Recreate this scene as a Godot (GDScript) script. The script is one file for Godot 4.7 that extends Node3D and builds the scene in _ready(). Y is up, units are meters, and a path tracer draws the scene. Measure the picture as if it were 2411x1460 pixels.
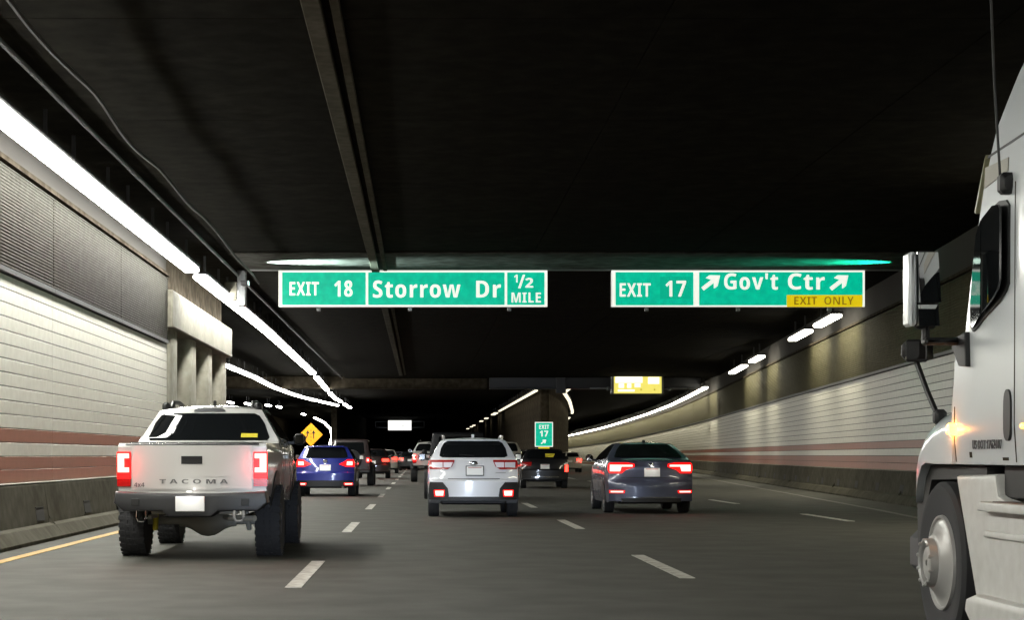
extends Node3D

# distances ahead of the camera are d (metres), so a point is V(x, y, d)
var M := {}
var names := {}


func V(x: float, y: float, d: float) -> Vector3:
	return Vector3(x, y, -d)


func lerp_table(t: Array, k: float) -> float:
	if k <= t[0][0]:
		return t[0][1]
	for i in range(1, t.size()):
		if k <= t[i][0]:
			var w: float = (k - t[i - 1][0]) / maxf(t[i][0] - t[i - 1][0], 1e-6)
			return lerpf(t[i - 1][1], t[i][1], w)
	return t[t.size() - 1][1]


# ---------------------------------------------------------------- mesh builder
class MB:
	var p := PackedVector3Array()

	func tri(a: Vector3, b: Vector3, c: Vector3) -> void:
		p.append(a)
		p.append(b)
		p.append(c)

	func quad(a: Vector3, b: Vector3, c: Vector3, d: Vector3) -> void:
		tri(a, b, c)
		tri(a, c, d)

	func fan(r: Array) -> void:
		var c := Vector3()
		for q in r:
			c += q
		c /= r.size()
		for i in r.size():
			tri(c, r[i], r[(i + 1) % r.size()])

	func loft(rings: Array, caps := true, closed := true) -> void:
		var m := MB.new()
		var n: int = rings[0].size()
		for k in rings.size() - 1:
			for i in (n if closed else n - 1):
				var j := (i + 1) % n
				m.quad(rings[k][i], rings[k][j], rings[k + 1][j], rings[k + 1][i])
		if caps:
			var r0: Array = rings[0].duplicate()
			r0.reverse()
			m.fan(r0)
			m.fan(rings[rings.size() - 1])
		m.orient()
		p.append_array(m.p)

	# make a closed piece face outwards
	func orient() -> void:
		var c := Vector3()
		for q in p:
			c += q
		c /= maxf(p.size(), 1)
		var vol := 0.0
		for i in range(0, p.size(), 3):
			vol += (p[i] - c).dot((p[i + 1] - c).cross(p[i + 2] - c))
		if vol < 0.0:
			for i in range(0, p.size(), 3):
				var t := p[i + 1]
				p[i + 1] = p[i + 2]
				p[i + 2] = t

	# box between two corners, with a small chamfer
	func box(a: Vector3, b: Vector3, ch := 0.0) -> void:
		var lo := Vector3(minf(a.x, b.x), minf(a.y, b.y), minf(a.z, b.z))
		var hi := Vector3(maxf(a.x, b.x), maxf(a.y, b.y), maxf(a.z, b.z))
		var c := minf(ch, 0.45 * minf(hi.x - lo.x, minf(hi.y - lo.y, hi.z - lo.z)))
		if c <= 0.0:
			loft([[Vector3(lo.x, lo.y, lo.z), Vector3(hi.x, lo.y, lo.z), Vector3(hi.x, hi.y, lo.z), Vector3(lo.x, hi.y, lo.z)],
				[Vector3(lo.x, lo.y, hi.z), Vector3(hi.x, lo.y, hi.z), Vector3(hi.x, hi.y, hi.z), Vector3(lo.x, hi.y, hi.z)]])
			return
		var rings := []
		for k in [[lo.z, c], [lo.z + c, 0.0], [hi.z - c, 0.0], [hi.z, c]]:
			var e: float = k[1]
			var z: float = k[0]
			var x0 := lo.x + e
			var x1 := hi.x - e
			var y0 := lo.y + e
			var y1 := hi.y - e
			rings.append([Vector3(x0 + c, y0, z), Vector3(x1 - c, y0, z), Vector3(x1, y0 + c, z), Vector3(x1, y1 - c, z), Vector3(x1 - c, y1, z), Vector3(x0 + c, y1, z), Vector3(x0, y1 - c, z), Vector3(x0, y0 + c, z)])
		loft(rings)

	func tube(path: Array, r: float, n := 8) -> void:
		var rings := []
		for i in path.size():
			var t: Vector3 = (path[mini(i + 1, path.size() - 1)] - path[maxi(i - 1, 0)]).normalized()
			var s := t.cross(Vector3.UP if absf(t.y) < 0.9 else Vector3.RIGHT).normalized()
			var u := s.cross(t)
			var ring := []
			for k in n:
				var a := TAU * k / n
				ring.append(path[i] + (s * cos(a) + u * sin(a)) * r)
			rings.append(ring)
		loft(rings)

	# turned about an axis along x through c; prof holds (radius, x) pairs
	func lathe_x(c: Vector3, prof: Array, n := 24) -> void:
		var rings := []
		for q in prof:
			var ring := []
			for k in n:
				var a := TAU * k / n
				ring.append(c + Vector3(q[1], cos(a) * q[0], sin(a) * q[0]))
			rings.append(ring)
		loft(rings)

	# outline in (d, y) pushed along x from x0 (outer, chamfered) to x1
	func prism_x(poly: Array, x0: float, x1: float, ch := 0.0) -> void:
		var pts := []
		var area := 0.0
		for i in poly.size():
			var a: Array = poly[i]
			var b: Array = poly[(i + 1) % poly.size()]
			area += a[0] * b[1] - b[0] * a[1]
			pts.append(Vector2(a[0], a[1]))
		var sgn := 1.0 if area > 0.0 else -1.0
		var inn := []
		for i in pts.size():
			var e0: Vector2 = (pts[i] - pts[i - 1]).normalized()
			var e1: Vector2 = (pts[(i + 1) % pts.size()] - pts[i]).normalized()
			var nn := (Vector2(-e0.y, e0.x) + Vector2(-e1.y, e1.x)) * sgn
			inn.append(pts[i] + nn.normalized() * ch / maxf(nn.length() * 0.5, 0.5))
		var m := MB.new()
		var dir := signf(x1 - x0)
		var rings := []
		if ch > 0.0:
			for st in [[0.0, 1.0], [0.3, 0.3], [1.0, 0.0]]:
				var ring := []
				for i in pts.size():
					var q: Vector2 = pts[i].lerp(inn[i], st[1])
					ring.append(Vector3(x0 + dir * ch * st[0], q.y, -q.x))
				rings.append(ring)
		else:
			rings.append(pts.map(func(q): return Vector3(x0, q.y, -q.x)))
		rings.append(pts.map(func(q): return Vector3(x1, q.y, -q.x)))
		for k in rings.size() - 1:
			for i in pts.size():
				var j := (i + 1) % pts.size()
				m.quad(rings[k][i], rings[k][j], rings[k + 1][j], rings[k + 1][i])
		var idx := Geometry2D.triangulate_polygon(PackedVector2Array(inn if ch > 0.0 else pts))
		var first: Array = rings[0]
		var last: Array = rings[rings.size() - 1]
		var n0 := (first[1] - first[0] as Vector3)
		# wind the caps against the sides
		for t in range(0, idx.size(), 3):
			var a2 := Vector2(pts[idx[t]])
			var b2 := Vector2(pts[idx[t + 1]])
			var c2 := Vector2(pts[idx[t + 2]])
			var cw := (b2 - a2).cross(c2 - a2) * sgn > 0.0
			var i0 := idx[t]
			var i1 := idx[t + 1] if cw else idx[t + 2]
			var i2 := idx[t + 2] if cw else idx[t + 1]
			m.tri(first[i0], first[i2], first[i1])
			m.tri(last[i0], last[i1], last[i2])
		m.orient()
		p.append_array(m.p)

	# outline in (x, y), pushed along d from d0 (near) to d1
	func prism_d(poly: Array, d0: float, d1: float, ch := 0.0) -> void:
		var m := MB.new()
		m.prism_x(poly, d0, d1, ch)
		for i in m.p.size():
			var q := m.p[i]
			m.p[i] = Vector3(-q.z, q.y, -q.x)
		m.orient()
		p.append_array(m.p)

	func mesh(crease := 32.0) -> ArrayMesh:
		var lim := cos(deg_to_rad(crease))
		var nf := p.size() / 3
		var fn := PackedVector3Array()
		fn.resize(nf)
		var at := {}
		var key := PackedInt64Array()
		key.resize(p.size())
		for f in nf:
			fn[f] = (p[f * 3 + 1] - p[f * 3]).cross(p[f * 3 + 2] - p[f * 3])
			for k in 3:
				var q := p[f * 3 + k]
				var h := int(roundf(q.x * 2000.0)) * 73856093 ^ int(roundf(q.y * 2000.0)) * 19349663 ^ int(roundf(q.z * 2000.0)) * 83492791
				key[f * 3 + k] = h
				if at.has(h):
					at[h].append(f)
				else:
					at[h] = [f]
		var pos := PackedVector3Array()
		var nor := PackedVector3Array()
		pos.resize(p.size())
		nor.resize(p.size())
		for f in nf:
			var n0 := fn[f].normalized()
			for k in 3:
				var s := Vector3()
				for g in at[key[f * 3 + k]]:
					if fn[g].normalized().dot(n0) > lim:
						s += fn[g]
				var o := f * 3 + (0 if k == 0 else 3 - k)   # front faces run clockwise
				pos[o] = p[f * 3 + k]
				nor[o] = s.normalized() if s.length() > 1e-12 else n0
		var a := []
		a.resize(Mesh.ARRAY_MAX)
		a[Mesh.ARRAY_VERTEX] = pos
		a[Mesh.ARRAY_NORMAL] = nor
		var am := ArrayMesh.new()
		am.add_surface_from_arrays(Mesh.PRIMITIVE_TRIANGLES, a)
		return am


# ---------------------------------------------------------------- naming
func numbered(called: String) -> String:
	var n: int = names.get(called, 0)
	names[called] = n + 1
	return called if n == 0 else "%s_%03d" % [called, n]


func tag(o: Node, label: String, category: String, group := "") -> void:
	o.set_meta("label", label)
	o.set_meta("category", category)
	if group:
		o.set_meta("group", group)


func thing(called: String, label: String, category: String, at := Vector3.ZERO, turn := 0.0, group := "") -> Node3D:
	var o := Node3D.new()
	o.name = numbered(called)
	add_child(o)
	o.position = at
	o.rotation.y = turn
	tag(o, label, category, group)
	return o


func put(called: String, mesh: Mesh, mat: Material, parent: Node) -> MeshInstance3D:
	var o := MeshInstance3D.new()
	o.mesh = mesh
	o.material_override = mat
	var n := called
	var k := 0
	while parent.has_node(n):
		k += 1
		n = "%s_%03d" % [called, k]
	o.name = n
	parent.add_child(o)
	return o


func part(called: String, mb: MB, mat: Material, parent: Node, crease := 32.0) -> MeshInstance3D:
	return put(called, mb.mesh(crease), mat, parent)


func struct(called: String, mb: MB, mat: Material, crease := 32.0) -> MeshInstance3D:
	var o := put(numbered(called), mb.mesh(crease), mat, self)
	o.set_meta("kind", "structure")
	return o


# ---------------------------------------------------------------- materials
func noise_tex(freq: float, oct: int, seed_: int, lo: Color, hi: Color, bias := 0.5) -> NoiseTexture2D:
	var f := FastNoiseLite.new()
	f.noise_type = FastNoiseLite.TYPE_SIMPLEX_SMOOTH
	f.frequency = freq
	f.fractal_octaves = oct
	f.seed = seed_
	var t := NoiseTexture2D.new()
	t.width = 512
	t.height = 512
	t.seamless = true
	t.noise = f
	var g := Gradient.new()
	g.set_color(0, lo)
	g.set_color(1, hi)
	g.add_point(bias, lo.lerp(hi, 0.5))
	t.color_ramp = g
	return t


func lin(r: float, g: float, b: float) -> Color:
	return Color(r, g, b).linear_to_srgb()


func mat(called: String, c: Color, rough := 0.6, metal := 0.0) -> StandardMaterial3D:
	var m := StandardMaterial3D.new()
	m.resource_name = called
	m.albedo_color = c
	m.roughness = rough
	m.metallic = metal
	M[called] = m
	return m


func grain(m: StandardMaterial3D, scale: float, t: Texture2D, detail: Texture2D = null) -> void:
	m.albedo_texture = t
	m.uv1_triplanar = true
	m.uv1_world_triplanar = true
	m.uv1_scale = Vector3.ONE * scale
	if detail:
		m.detail_enabled = true
		m.detail_blend_mode = BaseMaterial3D.BLEND_MODE_MUL
		m.detail_albedo = detail
		m.detail_uv_layer = BaseMaterial3D.DETAIL_UV_2
		m.uv2_triplanar = true
		m.uv2_world_triplanar = true
		m.uv2_scale = Vector3.ONE * scale * 0.17


func paint(called: String, c: Color, metal := 0.2, rough := 0.35) -> StandardMaterial3D:
	var m := mat(called, c, rough, metal)
	m.clearcoat_enabled = true
	m.clearcoat = 1.0
	m.clearcoat_roughness = 0.05
	return m


func glow(called: String, c: Color, energy: float, albedo := Color(0.8, 0.8, 0.8)) -> StandardMaterial3D:
	var m := mat(called, albedo, 0.4)
	m.emission_enabled = true
	m.emission = c
	m.emission_energy_multiplier = energy
	return m


func make_materials() -> void:
	var fine := noise_tex(0.12, 4, 3, Color(0.62, 0.62, 0.62), Color(1, 1, 1))
	var blotch := noise_tex(0.012, 5, 8, Color(0.6, 0.58, 0.55), Color(1, 1, 1))
	var soft := noise_tex(0.02, 4, 21, Color(0.8, 0.79, 0.77), Color(1, 1, 1))
	var faint := noise_tex(0.02, 4, 33, Color(0.92, 0.915, 0.91), Color(1, 1, 1))
	var road_fine := noise_tex(0.12, 4, 3, Color(0.78, 0.78, 0.78), Color(1, 1, 1))
	var road_soft := noise_tex(0.01, 4, 14, Color(0.8, 0.8, 0.79), Color(1, 1, 1))
	var m := mat("asphalt", lin(0.098, 0.096, 0.085), 0.8)
	m.metallic_specular = 0.32
	grain(m, 1.2, road_fine, road_soft)
	grain(mat("concrete", lin(0.12, 0.115, 0.095), 0.9), 0.35, soft, soft)
	grain(mat("dark_concrete", lin(0.1, 0.085, 0.065), 0.9), 0.35, blotch, soft)
	grain(mat("pale_concrete", lin(0.46, 0.445, 0.385), 0.85), 0.35, soft, soft)
	grain(mat("ceiling", lin(0.019, 0.018, 0.014), 0.95), 0.3, blotch, soft)
	grain(mat("ribbed_dark", lin(0.095, 0.088, 0.055), 0.7), 0.4, soft)
	grain(mat("lit_ceiling_tint", lin(0.12, 0.12, 0.115), 0.9), 0.3, blotch, soft)  # paler than the ceiling: flood glow put into its colour
	mat("truck_rim", lin(0.36, 0.355, 0.345), 0.38, 0.2)
	mat("bumper_steel", lin(0.018, 0.018, 0.02), 0.45, 0.0)
	mat("backing", lin(0.05, 0.045, 0.04), 0.9)
	for k in 3:
		grain(mat("tile_white%d" % k, lin(0.75 - 0.015 * k, 0.735 - 0.015 * k, 0.67 - 0.015 * k), 0.4), 0.4, faint)
		grain(mat("tile_red%d" % k, lin(0.33 - 0.01 * k, 0.122, 0.08), 0.4), 0.4, faint)
	grain(mat("ribbed", lin(0.062, 0.06, 0.053), 0.7), 0.4, soft)
	grain(mat("white_line", lin(0.62, 0.61, 0.57), 0.6), 0.9, blotch)
	grain(mat("yellow_line", lin(0.6, 0.36, 0.06), 0.6), 0.9, blotch)
	grain(mat("worn_line", lin(0.26, 0.255, 0.235), 0.7), 0.9, blotch, fine)
	mat("pocket_shade", lin(0.016, 0.014, 0.012), 0.8)  # near-black stands for the shade inside the barrier pockets
	grain(mat("header_concrete", lin(0.22, 0.21, 0.175), 0.85), 0.35, soft, soft)
	mat("steel", lin(0.33, 0.34, 0.35), 0.4, 0.7)
	mat("dark_steel", lin(0.08, 0.08, 0.085), 0.5, 0.4)
	mat("cable", lin(0.012, 0.012, 0.012), 0.6)
	mat("black_plastic", lin(0.009, 0.009, 0.01), 0.5)
	mat("rubber", lin(0.022, 0.022, 0.024), 0.85)
	mat("glass", lin(0.006, 0.007, 0.008), 0.03)
	mat("chrome", lin(0.75, 0.75, 0.76), 0.08, 1.0)
	mat("alloy", lin(0.4, 0.4, 0.41), 0.3, 0.6)
	mat("mirror", lin(0.85, 0.85, 0.86), 0.02, 1.0)
	mat("dusty_metal", lin(0.36, 0.35, 0.31), 0.7, 0.2)
	mat("plate", lin(0.85, 0.85, 0.85), 0.5)
	mat("plate_ink", lin(0.45, 0.12, 0.12), 0.5)
	mat("yellow_sticker", lin(0.75, 0.62, 0.05), 0.5)
	mat("red_lens", lin(0.35, 0.01, 0.01), 0.15)
	mat("clear_lens", lin(0.75, 0.72, 0.78), 0.12)
	paint("paint_white", lin(0.55, 0.545, 0.53), 0.0)
	paint("paint_silver", lin(0.68, 0.69, 0.73), 0.05)
	paint("paint_blue", lin(0.016, 0.026, 0.22), 0.2)
	paint("paint_grey", lin(0.085, 0.096, 0.15), 0.35)
	paint("paint_black", lin(0.008, 0.008, 0.01), 0.2)
	paint("paint_maroon", lin(0.022, 0.012, 0.012), 0.2)
	paint("paint_champagne", lin(0.4, 0.38, 0.34), 0.2)
	var tw := paint("truck_white", lin(0.57, 0.605, 0.625), 0.0)
	tw.clearcoat_roughness = 0.12
	grain(mat("skirt_white", lin(0.53, 0.53, 0.51), 0.5), 0.7, faint)
	var vis := mat("visor", lin(0.25, 0.24, 0.14), 0.3)
	vis.backlight_enabled = true
	vis.backlight = Color(0.3, 0.3, 0.2)
	for q in ["ceiling", "concrete", "dark_concrete", "ribbed", "ribbed_dark", "lit_ceiling_tint"]:
		M[q].metallic_specular = 0.1
	glow("lamp", Color(1.0, 1.0, 0.97), 55.0)
	glow("lamp_half", Color(1.0, 0.98, 0.9), 24.0)
	glow("lamp_dim", Color(1.0, 0.96, 0.85), 1.7)
	glow("tail", Color(1.0, 0.03, 0.03), 2.2, lin(0.3, 0.01, 0.01))
	glow("tail_core", Color(1.0, 0.38, 0.35), 13.0, lin(0.3, 0.02, 0.02))
	glow("tail_far", Color(1.0, 0.2, 0.15), 8.0, lin(0.3, 0.02, 0.02))
	glow("amber", Color(1.0, 0.62, 0.2), 9.0)
	glow("headlight", Color(0.9, 0.95, 1.0), 30.0)
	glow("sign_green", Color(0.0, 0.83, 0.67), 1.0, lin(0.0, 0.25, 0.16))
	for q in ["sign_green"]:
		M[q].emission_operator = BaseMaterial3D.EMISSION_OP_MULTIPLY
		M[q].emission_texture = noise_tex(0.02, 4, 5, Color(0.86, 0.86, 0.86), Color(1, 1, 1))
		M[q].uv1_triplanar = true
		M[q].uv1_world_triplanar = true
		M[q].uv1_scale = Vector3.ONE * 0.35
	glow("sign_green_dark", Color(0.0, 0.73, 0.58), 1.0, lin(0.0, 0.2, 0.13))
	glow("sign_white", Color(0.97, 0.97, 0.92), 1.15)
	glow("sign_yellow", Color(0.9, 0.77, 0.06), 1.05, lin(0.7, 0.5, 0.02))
	glow("sign_text_dim", Color(0.6, 0.5, 0.05), 0.7, lin(0.4, 0.3, 0.02))
	glow("board_yellow", Color(1.0, 0.94, 0.45), 1.1, lin(0.8, 0.7, 0.2))
	glow("board_white", Color(1.0, 1.0, 0.97), 1.6)
	glow("board_grey", Color(0.86, 0.88, 0.87), 1.0)
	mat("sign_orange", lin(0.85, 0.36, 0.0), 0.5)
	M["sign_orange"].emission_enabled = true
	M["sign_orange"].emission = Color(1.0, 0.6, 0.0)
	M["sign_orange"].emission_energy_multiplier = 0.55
	mat("sign_black", lin(0.01, 0.01, 0.01), 0.6)
	mat("lettering", lin(0.03, 0.03, 0.035), 0.5)
	mat("tailgate_lettering", lin(0.12, 0.12, 0.12), 0.4)


# ---------------------------------------------------------------- sweeps along walls
# path: Vector3(x, lift, d); prof: closed outline of (offset to the left of travel, height)
func sweep(mb: MB, path: Array, prof: Array) -> void:
	var rings := []
	for i in path.size():
		var a: Vector3 = path[maxi(i - 1, 0)]
		var b: Vector3 = path[mini(i + 1, path.size() - 1)]
		var t := Vector2(b.x - a.x, b.z - a.z).normalized()
		var n := Vector2(-t.y, t.x)
		var ring := []
		for q in prof:
			ring.append(V(path[i].x + n.x * q[0], path[i].y + q[1], path[i].z + n.y * q[0]))
		rings.append(ring)
	mb.loft(rings)


func cut(path: Array, d0: float, d1: float) -> Array:
	var out := [at_d(path, d0)]
	for q in path:
		if q.z > d0 + 0.01 and q.z < d1 - 0.01:
			out.append(q)
	out.append(at_d(path, d1))
	return out


func at_d(path: Array, d: float) -> Vector3:
	for i in range(1, path.size()):
		if d <= path[i].z:
			return path[i - 1].lerp(path[i], (d - path[i - 1].z) / (path[i].z - path[i - 1].z))
	return path[path.size() - 1]


# ---------------------------------------------------------------- camera, air, lights
func set_up() -> void:
	var cam := Camera3D.new()
	cam.name = "camera"
	cam.projection = Camera3D.PROJECTION_FRUSTUM
	cam.near = 0.05
	cam.far = 900.0
	cam.size = 2.0 * cam.near * 730.0 / 4400.0
	cam.frustum_offset = Vector2(215.5, 342.0) / 4400.0 * cam.near
	cam.position = Vector3(0, 1.2, 0)
	add_child(cam)
	cam.current = true
	var e := Environment.new()
	e.background_mode = Environment.BG_SKY
	var sk := ProceduralSkyMaterial.new()
	sk.sky_top_color = Color(0.05, 0.06, 0.09)
	sk.sky_horizon_color = Color(0.09, 0.09, 0.1)
	sk.ground_bottom_color = Color(0.03, 0.03, 0.03)
	sk.ground_horizon_color = Color(0.09, 0.09, 0.1)
	e.sky = Sky.new()
	e.sky.sky_material = sk
	e.background_energy_multiplier = 0.3
	e.tonemap_mode = Environment.TONE_MAPPER_LINEAR
	e.tonemap_exposure = 0.82
	e.sdfgi_enabled = true
	e.ssao_enabled = true
	e.ssil_enabled = true
	var w := WorldEnvironment.new()
	w.name = "world"
	w.environment = e
	add_child(w)


const LAMP_PER_METRE := 3.4
const LAMP_COLOR := Color(1.0, 1.0, 0.95)


func strip_light(a: Vector3, b: Vector3, label: String, group: String, width := 0.26, strength := 1.0) -> void:
	# a and b hold x, y, d of the two ends of the glowing face
	var pa := V(a.x, a.y, a.z)
	var pb := V(b.x, b.y, b.z)
	var len := pa.distance_to(pb)
	var o := thing("strip_light", label, "tunnel light", (pa + pb) * 0.5, 0.0, group)
	o.look_at_from_position((pa + pb) * 0.5, pb, Vector3.UP)
	var h := MB.new()
	h.box(Vector3(-width * 0.5 - 0.03, 0.097, -len * 0.5), Vector3(width * 0.5 + 0.03, 0.17, len * 0.5), 0.02)
	part("housing", h, M.dark_steel, o)
	var l := MB.new()
	l.box(Vector3(-width * 0.5, 0.0, -len * 0.5 + 0.02), Vector3(width * 0.5, 0.1, len * 0.5 - 0.02), 0.025)
	part("lens", l, M.lamp if strength > 0.9 else (M.lamp_half if strength > 0.3 else M.lamp_dim), o)
	for k in [-0.3, 0.3]:
		var s := MB.new()
		s.box(Vector3(-0.025, 0.171, k * len - 0.025), Vector3(0.025, 0.62, k * len + 0.025))
		part("hanger", s, M.dark_steel, o)
	var al := AreaLight3D.new()
	al.name = "light"
	al.area_size = Vector2(width, len - 0.06)
	al.area_normalize_energy = true
	al.light_energy = LAMP_PER_METRE * len * strength
	al.light_color = LAMP_COLOR if strength > 0.9 else Color(1.0, 0.97, 0.82)
	al.area_range = 60.0
	al.area_attenuation = 2.0
	al.shadow_enabled = true
	al.rotation.x = -PI / 2
	al.position.y = -0.012
	o.add_child(al)


func lamp_row(path: Array, d0: float, d1: float, pitch: float, gap: float, label: String, group: String, width := 0.26, strength := 1.0) -> void:
	var d := d0
	while d < d1 - 0.5:
		strip_light(at_d(path, d), at_d(path, minf(d + pitch, d1) - gap), label, group, width, strength)
		d += pitch


# ---------------------------------------------------------------- the tunnel
var right_wall := []


func make_shell() -> void:
	# curve of the right-hand wall: x, lift, d
	right_wall = [Vector3(10.7, 0, -40), Vector3(10.7, 0, 24), Vector3(10.95, 0, 34), Vector3(11.64, 0, 41), Vector3(12.66, 0, 53), Vector3(13.85, 0, 67), Vector3(15.04, 0, 81), Vector3(16.1, 0, 93), Vector3(17.6, 0, 110), Vector3(19.6, 0, 134), Vector3(21.0, 0, 152), Vector3(22.0, -0.2, 176), Vector3(22.5, -0.45, 200), Vector3(22.7, -0.75, 226), Vector3(22.9, -1.0, 262), Vector3(23.0, -1.2, 300), Vector3(23.0, -1.3, 336)]
	var road := MB.new()
	road.box(V(-24, -0.4, -40), V(30, 0.0, 340))
	var r := struct("road", road, M.asphalt)
	# painted dashes: three broken lines
	for line in [[-1.15, 19.0, 14], [2.6, 20.3, 12], [7.8, 36.0, 7]]:
		for k in range(-2, line[2]):
			var d: float = line[1] + 12.2 * k
			var mb := MB.new()
			mb.box(V(line[0] - 0.075, 0.001, d - 2.1), V(line[0] + 0.075, 0.006, d + 2.1))
			part("lane_dash", mb, M.white_line, r)
	var y := MB.new()
	y.box(V(-4.78, 0.001, -40), V(-4.64, 0.006, 58))
	part("yellow_edge_line", y, M.yellow_line, r)
	var wl := MB.new()
	sweep(wl, cut(right_wall, -30, 200), [[1.55, 0.001], [1.68, 0.001], [1.68, 0.006], [1.55, 0.006]])
	part("white_edge_line", wl, M.worn_line, r)
	# roof slab above everything
	var roof := MB.new()
	roof.box(V(-24, 6.06, -40), V(30, 6.6, 340))
	var c := struct("ceiling", roof, M.ceiling)
	var xs := [-4.6, -1.1, 2.62, 6.3, 10.0, 13.7, 17.6]
	for i in xs.size() - 1:
		var d := 14.0
		while d < 112.0:
			var mb := MB.new()
			mb.box(V(xs[i] + 0.005, 5.9, d + 0.005), V(xs[i + 1] - 0.005, 6.055, d + 6.1 - 0.005), 0.006)
			part("ceiling_panel", mb, M.ceiling, c)
			d += 6.1
	# lighter strip of soffit beside the left row of lights
	var sof := MB.new()
	sof.box(V(-5.9, 5.98, -40), V(-4.61, 6.055, 112))
	part("soffit", sof, M.ceiling, c)
	for x in [[-1.12, 0.1], [-0.88, 0.05]]:
		var mb := MB.new()
		mb.box(V(x[0] - x[1], 5.8 if x[1] > 0.07 else 5.83, -10), V(x[0] + x[1], 5.897, 108), 0.01)
		part("ceiling_rail", mb, M.concrete, c)
	for q in [[-4.6, 5.74, 0.035]]:
		var mb := MB.new()
		mb.tube([V(q[0], q[1], -20), V(q[0], q[1], 60), V(q[0], q[1], 110)], q[2], 8)
		part("conduit", mb, M.dark_steel, c)
	# far end, back end and the outer left side
	var far := MB.new()
	far.box(V(-24, -0.1, 330), V(30, 6.3, 331))
	struct("far_wall", far, M.dark_concrete)
	var side := MB.new()
	side.box(V(-19.0, -0.1, 41.6), V(-18.2, 6.2, 330.0))
	struct("outer_wall", side, M.dark_concrete)


func tile_wall(o: Node3D, path: Array, side: float, cuts: Array, y_tile: float, y_top: float, ribs: bool) -> void:
	# backing, courses of tile, dark trim, ribbed panels; side = +1 when the road lies left of travel
	var whole := cut(path, cuts[0], cuts[cuts.size() - 1])
	var b := MB.new()
	sweep(b, whole, [[-0.6 * side, -0.3], [0.0, -0.3], [0.0, 6.055], [-0.6 * side, 6.055]])
	part("backing_wall", b, M.backing, o)
	var rows := [[0.82, 1.0, 1], [1.0, 1.185, 1], [1.185, 1.375, 0], [1.375, 1.57, 1]]
	var n := int(round((y_tile - 1.57) / 0.188))
	for k in n:
		rows.append([1.57 + (y_tile - 1.57) * k / n, 1.57 + (y_tile - 1.57) * (k + 1) / n, 0])
	for s in cuts.size() - 1:
		var seg := cut(path, cuts[s] + 0.006, cuts[s + 1] - 0.006)
		for k in rows.size():
			var q: Array = rows[k]
			var mb := MB.new()
			var gap := 0.008 if k != 0 else 0.003
			sweep(mb, seg, [[0.0, q[0] + gap], [0.014 * side, q[0] + gap], [0.016 * side, q[0] + gap + 0.002], [0.016 * side, q[1] - gap - 0.002], [0.014 * side, q[1] - gap], [0.0, q[1] - gap]])
			part("tile_course", mb, M["tile_%s%d" % ["red" if q[2] else "white", (k * 7 + s * 3) % 3]], o)
		var t := MB.new()
		sweep(t, seg, [[0.0, y_tile + 0.02], [0.06 * side, y_tile + 0.02], [0.06 * side, y_tile + 0.09], [0.0, y_tile + 0.09]])
		part("trim", t, M.dark_steel, o)
		var prof := [[0.0, y_tile + 0.1]]
		var yy := y_tile + 0.1
		var step := 0.0115 if ribs else 0.015
		while yy < y_top - 0.02:
			prof.append([0.03 * side, yy])
			prof.append([0.04 * side, yy + step])
			prof.append([0.04 * side, yy + step * 2.0])
			prof.append([0.03 * side, yy + step * 3.0])
			yy += step * 4.0
		prof.append([0.0, yy])
		var c := MB.new()
		sweep(c, seg, prof)
		part("ribbed_panel", c, M.ribbed if ribs else M.ribbed_dark, o, 20.0)
		var cap := MB.new()
		sweep(cap, seg, [[0.0, y_top + 0.03], [0.09 * side, y_top + 0.03], [0.09 * side, y_top + 0.1], [0.0, y_top + 0.1]])
		part("top_rail", cap, M.dark_concrete, o)


func barrier(o: Node3D, path: Array, side: float, cuts: Array, pocket_from: float, pocket_to: float, pitch: float) -> void:
	# sloping safety barrier in front of the tiles, with dark plates for pockets
	for s in cuts.size() - 1:
		var seg := cut(path, cuts[s] + 0.004, cuts[s + 1] - 0.004)
		var mb := MB.new()
		sweep(mb, seg, [[0.036 * side, -0.1], [0.46 * side, -0.1], [0.46 * side, 0.05], [0.34 * side, 0.2], [0.25 * side, 0.23], [0.17 * side, 0.78], [0.15 * side, 0.8], [0.036 * side, 0.805]])
		part("barrier_length", mb, M.concrete, o)
		var lg := MB.new()
		sweep(lg, seg, [[0.036 * side, 0.806], [0.165 * side, 0.806], [0.165 * side, 0.816], [0.036 * side, 0.819]])
		part("ledge", lg, M.pale_concrete, o)
	var d := pocket_from
	while d < pocket_to:
		var seg2 := [at_d(path, d), at_d(path, d + 0.55)]
		# pocket lips with a plate between, painted near-black for the shade of a recess
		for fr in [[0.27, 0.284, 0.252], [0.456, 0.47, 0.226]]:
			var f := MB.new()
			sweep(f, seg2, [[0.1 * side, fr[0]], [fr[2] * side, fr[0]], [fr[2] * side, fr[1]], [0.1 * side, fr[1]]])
			part("pocket_lip", f, M.pocket_shade, o)
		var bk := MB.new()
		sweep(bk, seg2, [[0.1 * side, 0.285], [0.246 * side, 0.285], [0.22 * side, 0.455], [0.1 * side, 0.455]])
		part("pocket_plate", bk, M.pocket_shade, o)
		d += pitch


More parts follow.
